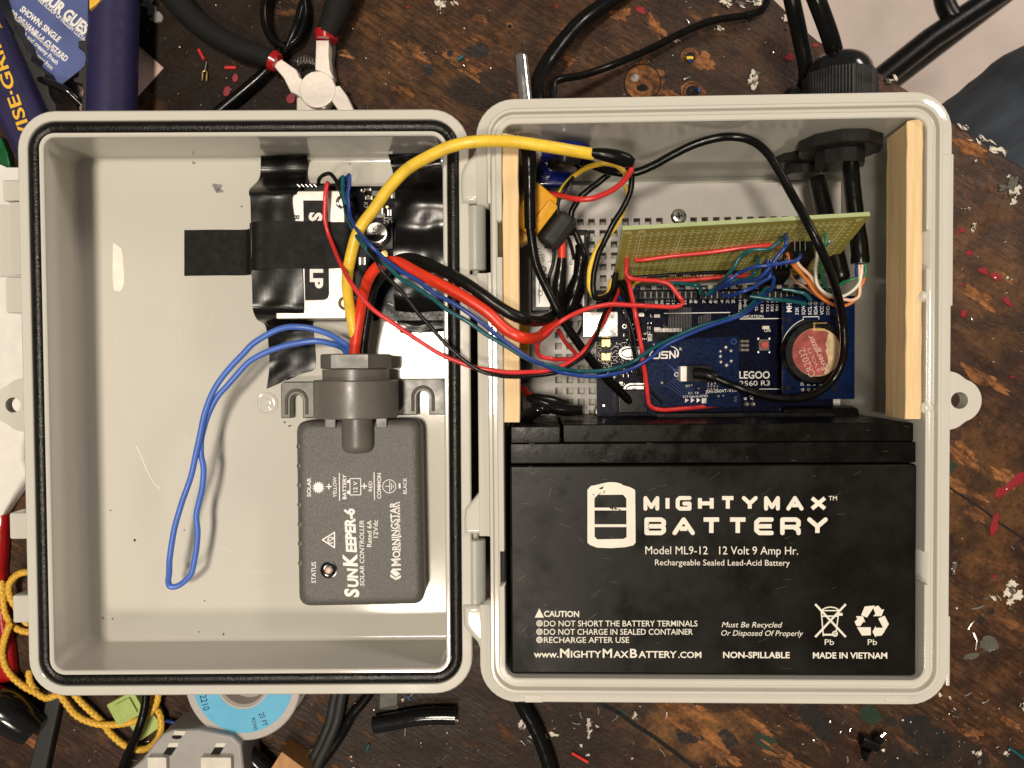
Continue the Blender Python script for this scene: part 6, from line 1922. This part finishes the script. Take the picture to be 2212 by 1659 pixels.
def rope_mesh(paths, wpx=15):
    m_ = MB()
    for pts in paths:
        c = smooth([W(*q) for q in pts], 14)
        # even spacing
        d = [0]
        for a, b in zip(c, c[1:]): d.append(d[-1] + (b - a).length)
        N = max(8, int(d[-1] / .55))
        ev = []; k = 0
        for i in range(N + 1):
            s_ = d[-1] * i / N
            while k < len(d) - 2 and d[k + 1] < s_: k += 1
            f = (s_ - d[k]) / max(1e-9, d[k + 1] - d[k]); ev.append(c[k].lerp(c[k + 1], min(1, f)))
        r = wpx / 2 / pxmm(4)
        for st in range(4):
            q = []
            for i, v in enumerate(ev):
                t = (ev[min(i + 1, N)] - ev[max(i - 1, 0)]).normalized()
                a = t.cross(Vector((0, 0, 1))).normalized(); b = a.cross(t)
                ph = (1 if st % 2 else -1) * i * .55 / 2.6 * 2 * math.pi / 2 + st * math.pi / 2
                q.append(v + a * r * .52 * math.cos(ph) + b * r * .42 * math.sin(ph))
            m_.tube(q, r * .56, 'rope', 6)
    return m_
rp = rope_mesh([
    [(100, 1130, 5), (82, 1160, 5), (76, 1190, 5), (84, 1220, 5), (92, 1250, 5), (110, 1290, 5)],
    [(100, 1244, 8), (70, 1236, 8), (40, 1240, 8), (20, 1262, 8), (22, 1290, 7), (44, 1325, 6), (60, 1350, 5)],
    [(3, 1255, 5), (6, 1285, 5), (10, 1320, 5), (22, 1345, 5), (45, 1362, 5), (75, 1366, 5), (110, 1366, 5)],
    [(22, 1345, 9), (10, 1380, 8), (5, 1410, 7), (12, 1440, 6), (30, 1465, 5), (55, 1485, 5), (75, 1495, 5), (100, 1508, 5), (125, 1500, 5)],
    [(62, 1450, 4), (66, 1475, 4), (82, 1497, 4)],
    [(120, 1485, 5), (140, 1515, 5), (165, 1545, 5), (205, 1563, 5), (250, 1565, 5), (290, 1558, 6), (318, 1545, 7), (338, 1520, 6), (345, 1480, 5)],
    [(150, 1485, 4), (172, 1513, 4), (200, 1540, 4), (222, 1560, 3), (235, 1580, 4), (262, 1605, 4), (285, 1617, 5), (315, 1618, 5), (338, 1600, 5), (348, 1575, 5), (346, 1545, 5), (332, 1520, 4), (325, 1480, 4)]])
single('braided_rope', 'golden yellow braided nylon rope snaking around the lid corner', 'rope', rp, sharp=60)
m_ = bar([(120, 1480), (108, 1540), (94, 1600), (78, 1670), (60, 1740)], [33, 33, 35, 38, 38], 1, 5, 'toolblack', 1.2)
single('flat_strap', 'flat black ribbed strap running down beside the rope', 'strap', m_)
m_ = MB()
pth = smooth([W(-40, 1525, 10), W(10, 1535, 10), W(50, 1562, 9), W(76, 1580, 8)], 5)
m_.tube(pth, [11 - 4 * i / (len(pth) - 1) for i in range(len(pth))], 'blackgloss', 20)
single('barrel_plug', 'glossy black barrel plug pointing toward the flat strap', 'plug', m_)
wire('thin_cable', 'thin black cord crossing over the rope to the bottom edge', 'cord', [(318, 1470, 11), (314, 1520, 11), (308, 1550, 12), (296, 1585, 12), (278, 1625, 10), (262, 1665, 8), (240, 1720, 6)], 19, 'cable', seg=14)
m_ = MB()
gz = 6
Mx = Matrix.Rotation(R(28), 4, 'Z')
c = W(272, 1530, gz)
m_.box((c.x, c.y, 3.4), (15, 12, 6.5), 'lime', .8, 2, Mx); m_.box((c.x + 1, c.y + .6, 7), (8, 8, 2), 'lime', .4, 2, Mx)
c2 = W(315, 1568, 4); m_.box((c2.x, c2.y, 2.4), (13, 9, 4), 'lime', .6, 2, Matrix.Rotation(R(35), 4, 'Z'))
single('terminal_plug', 'lime green plastic connector block under the rope', 'connector', m_)
wire('loose_wire', 'dark blue wire end poking out beside the spool', 'wire', [(328, 1556, 3), (365, 1558, 3.5), (400, 1566, 3), (425, 1570, 2.5)], 8, 'wblue')

# solder wick spool
sz = 18
c = W(524, 1475, sz)
pr = lambda px: px / pxmm(sz)
spl = thing('wick_spool', 'round grey spool with a cyan ring label half under the lid', 'spool', (c.x, c.y, 0))
m_ = MB().lathe((c.x, c.y, .3), (0, 0, 1), [(0, pr(128)), (1, pr(130)), (2.5, pr(130)), (3, pr(128)), (3, pr(110)), (14.8, pr(110)), (14.8, pr(128)), (15.4, pr(130)), (17, pr(130)), (17.7, pr(127)), (17.7, pr(55)), (16.6, pr(50)), (10, pr(48)), (9.6, pr(20))], 'spool', 72)
part(spl, 'spool_body', m_)
m_ = MB().lathe((c.x, c.y, sz), (0, 0, 1), [(.02, pr(112)), (.12, pr(111.8)), (.12, pr(59)), (.02, pr(58.8))], 'cyan', 72, False)
s = m_
F = FW(sz + .18)
s.text(F, '2210', (431, 1503), (440, 1536), 14, 'labelblack')
s.text(F, '25 FT', (560, 1542), (568, 1569), 11.5, 'labelblack') if False else s.text(F, '25 FT', (559, 1541.5), (567, 1570), 11.5, 'labelblack')
s.text(F, 'ROHS', (543, 1552), (549, 1578), 8, 'labelblack')
part(spl, 'ring_label', m_)

# outlet adapter
ot = thing('outlet_adapter', 'grey plastic outlet adapter with cream prongs slots at the bottom edge', 'adapter', W(400, 1640, 0))
oz = 22
pts = [W(x, y, oz) for x, y in [(262, 1680), (308, 1640), (332, 1606), (352, 1585), (372, 1577), (430, 1576), (500, 1590), (520, 1608), (528, 1680), (520, 1760), (262, 1760)]]
m_ = MB().prism(pts, 1, oz, 'socketgrey', bevel=1.4, seg=3)
part(ot, 'case', m_)
s = MB()
F = FW(oz + .05)
def slot(x, y, w, h, sl):
    s.flat(F, [(x, y + h), (x + w, y + h), (x + w + sl, y), (x + sl, y)], 'crack')
    s.flat(FW(oz + .09), [(x + sl - 2, y - 1), (x + sl + w, y - 1), (x + sl + w - 5, y + 8), (x + sl - 5, y + 8)], 'cream')
slot(350, 1606, 20, 26, 17); slot(452, 1606, 20, 28, 17)
s.disc(F, (382, 1592), 11, 'crack', 20, ry=5); s.flat(FW(oz + .09), [(378, 1578), (402, 1579), (398, 1588), (374, 1588)], 'cream')
part(ot, 'socket_slot', s)
for x0, x1 in ((317, 360), (432, 500)):
    a = W(x0, 1636, 25); b = W(x1, 1690, 25)
    part(ot, 'prong_guard', MB().box(((a.x + b.x) / 2, (a.y + b.y) / 2, 13), (b.x - a.x, a.y - b.y, 24), 'cream', .8))
m_ = MB().prism([W(x, y, 14) for x, y in [(608, 1624), (668, 1668), (640, 1730), (560, 1700)]], .5, 14, 'oak', bevel=.5)
single('wood_offcut', 'pointed tan wood offcut poking in at the bottom edge', 'wood offcut', m_)
wire('power_cable', 'glossy black plug cord between the adapter and the wood offcut', 'cord', [(505, 1590, 6), (535, 1625, 8), (560, 1650, 8), (590, 1680, 8)], 40, 'blackgloss', seg=16)

# ------------------------------------------------------------------ debris: clippings and crumbs
m_ = MB()
rnd = random.Random(3)
def crumb(px, py, r, mt):
    c = W(px, py, .3)
    vs = [c + Vector((rnd.uniform(-1, 1) * r, rnd.uniform(-1, 1) * r, rnd.uniform(0, .8) * r)) for _ in range(5)]
    m_.add(vs, [(0, 1, 2), (0, 2, 3), (1, 2, 4), (0, 3, 4), (0, 1, 4), (2, 3, 4)], mt)
def clip_(px, py, l, mt='clip', w=.28):
    a = rnd.uniform(0, 6.28); c = W(px, py, .5); d = Vector((math.cos(a), math.sin(a), 0)) * l
    m_.tube([c - d, c + Vector((rnd.uniform(-.4, .4), rnd.uniform(-.4, .4), .3)) * l * .5, c + d], w, mt, 5)
zones = [((1040, 0, 1690, 205), 70), ((1010, 1525, 2200, 1659), 80), ((2065, 300, 2212, 1659), 75), ((660, 1505, 1040, 1659), 70), ((300, 0, 620, 235), 40), ((720, 60, 1040, 235), 36), ((100, 1560, 340, 1659), 20), ((1650, 1530, 2212, 1659), 60)]
for (x0, y0, x1, y1), n in zones:
    for _ in range(n):
        x, y = rnd.uniform(x0, x1), rnd.uniform(y0, y1)
        if x > 1690 and y < 400 and (y < 0.62 * (x - 1690) + 60): continue
        k = rnd.random()
        if k < .78: crumb(x, y, rnd.choice((.16, .2, .25, .38)), rnd.choice(('paintwhite', 'label', 'clip', 'paintwhite')))
        elif k < .93: clip_(x, y, rnd.uniform(.4, 1.0), 'clip', .18)
        else: crumb(x, y, rnd.uniform(.4, .8), 'paintwhite')
for x, y, l in ((2105, 1385, 5), (2098, 1350, 3), (2112, 1312, 3.5), (1330, 1550, 2), (1292, 1535, 2), (1430, 1625, 2.5), (1255, 1545, 2), (1245, 1562, 2.4), (875, 1580, 2.6), (950, 1660, 2), (1130, 1605, 2), (2090, 1500, 2), (2128, 1515, 2), (1440, 1545, 2), (1830, 1640, 2), (1485, 168, 2), (890, 1500, 2)):
    clip_(x, y, l * .8, 'clip', .35)
for x, y in ((1270, 1628), (1254, 1610), (1163, 1600), (1905, 1620), (2052, 1508), (2030, 1500), (2060, 1530), (1290, 1565), (985, 1555), (870, 1512)):
    crumb(x, y, 1.2, 'paintwhite')
single('glue_blob', 'small translucent hot glue blob between the pine strip and the rim', 'glue', MB().lathe(W(1995, 640, 78.5), (0, 0, 1), [(0, 2.2), (1.0, 2.0), (1.8, 1.2), (2.0, .4)], 'glue', 14), group='hot glue blobs')
single('glue_blob', 'larger translucent hot glue blob at the lower end of the pine strip', 'glue', MB().lathe(W(2000, 880, 78.5), (0, 0, 1), [(0, 2.6), (1.2, 2.4), (2.0, 1.5), (2.3, .5)], 'glue', 14), group='hot glue blobs')
bl_ = wbox(1690, 878, 1862, 925, 16, 34, 'tape', 3)
single('taped_bundle', 'black taped bundle in the dark corner between clock module and battery', 'bundle', bl_)
single('debris', None, None, m_, kind='stuff')
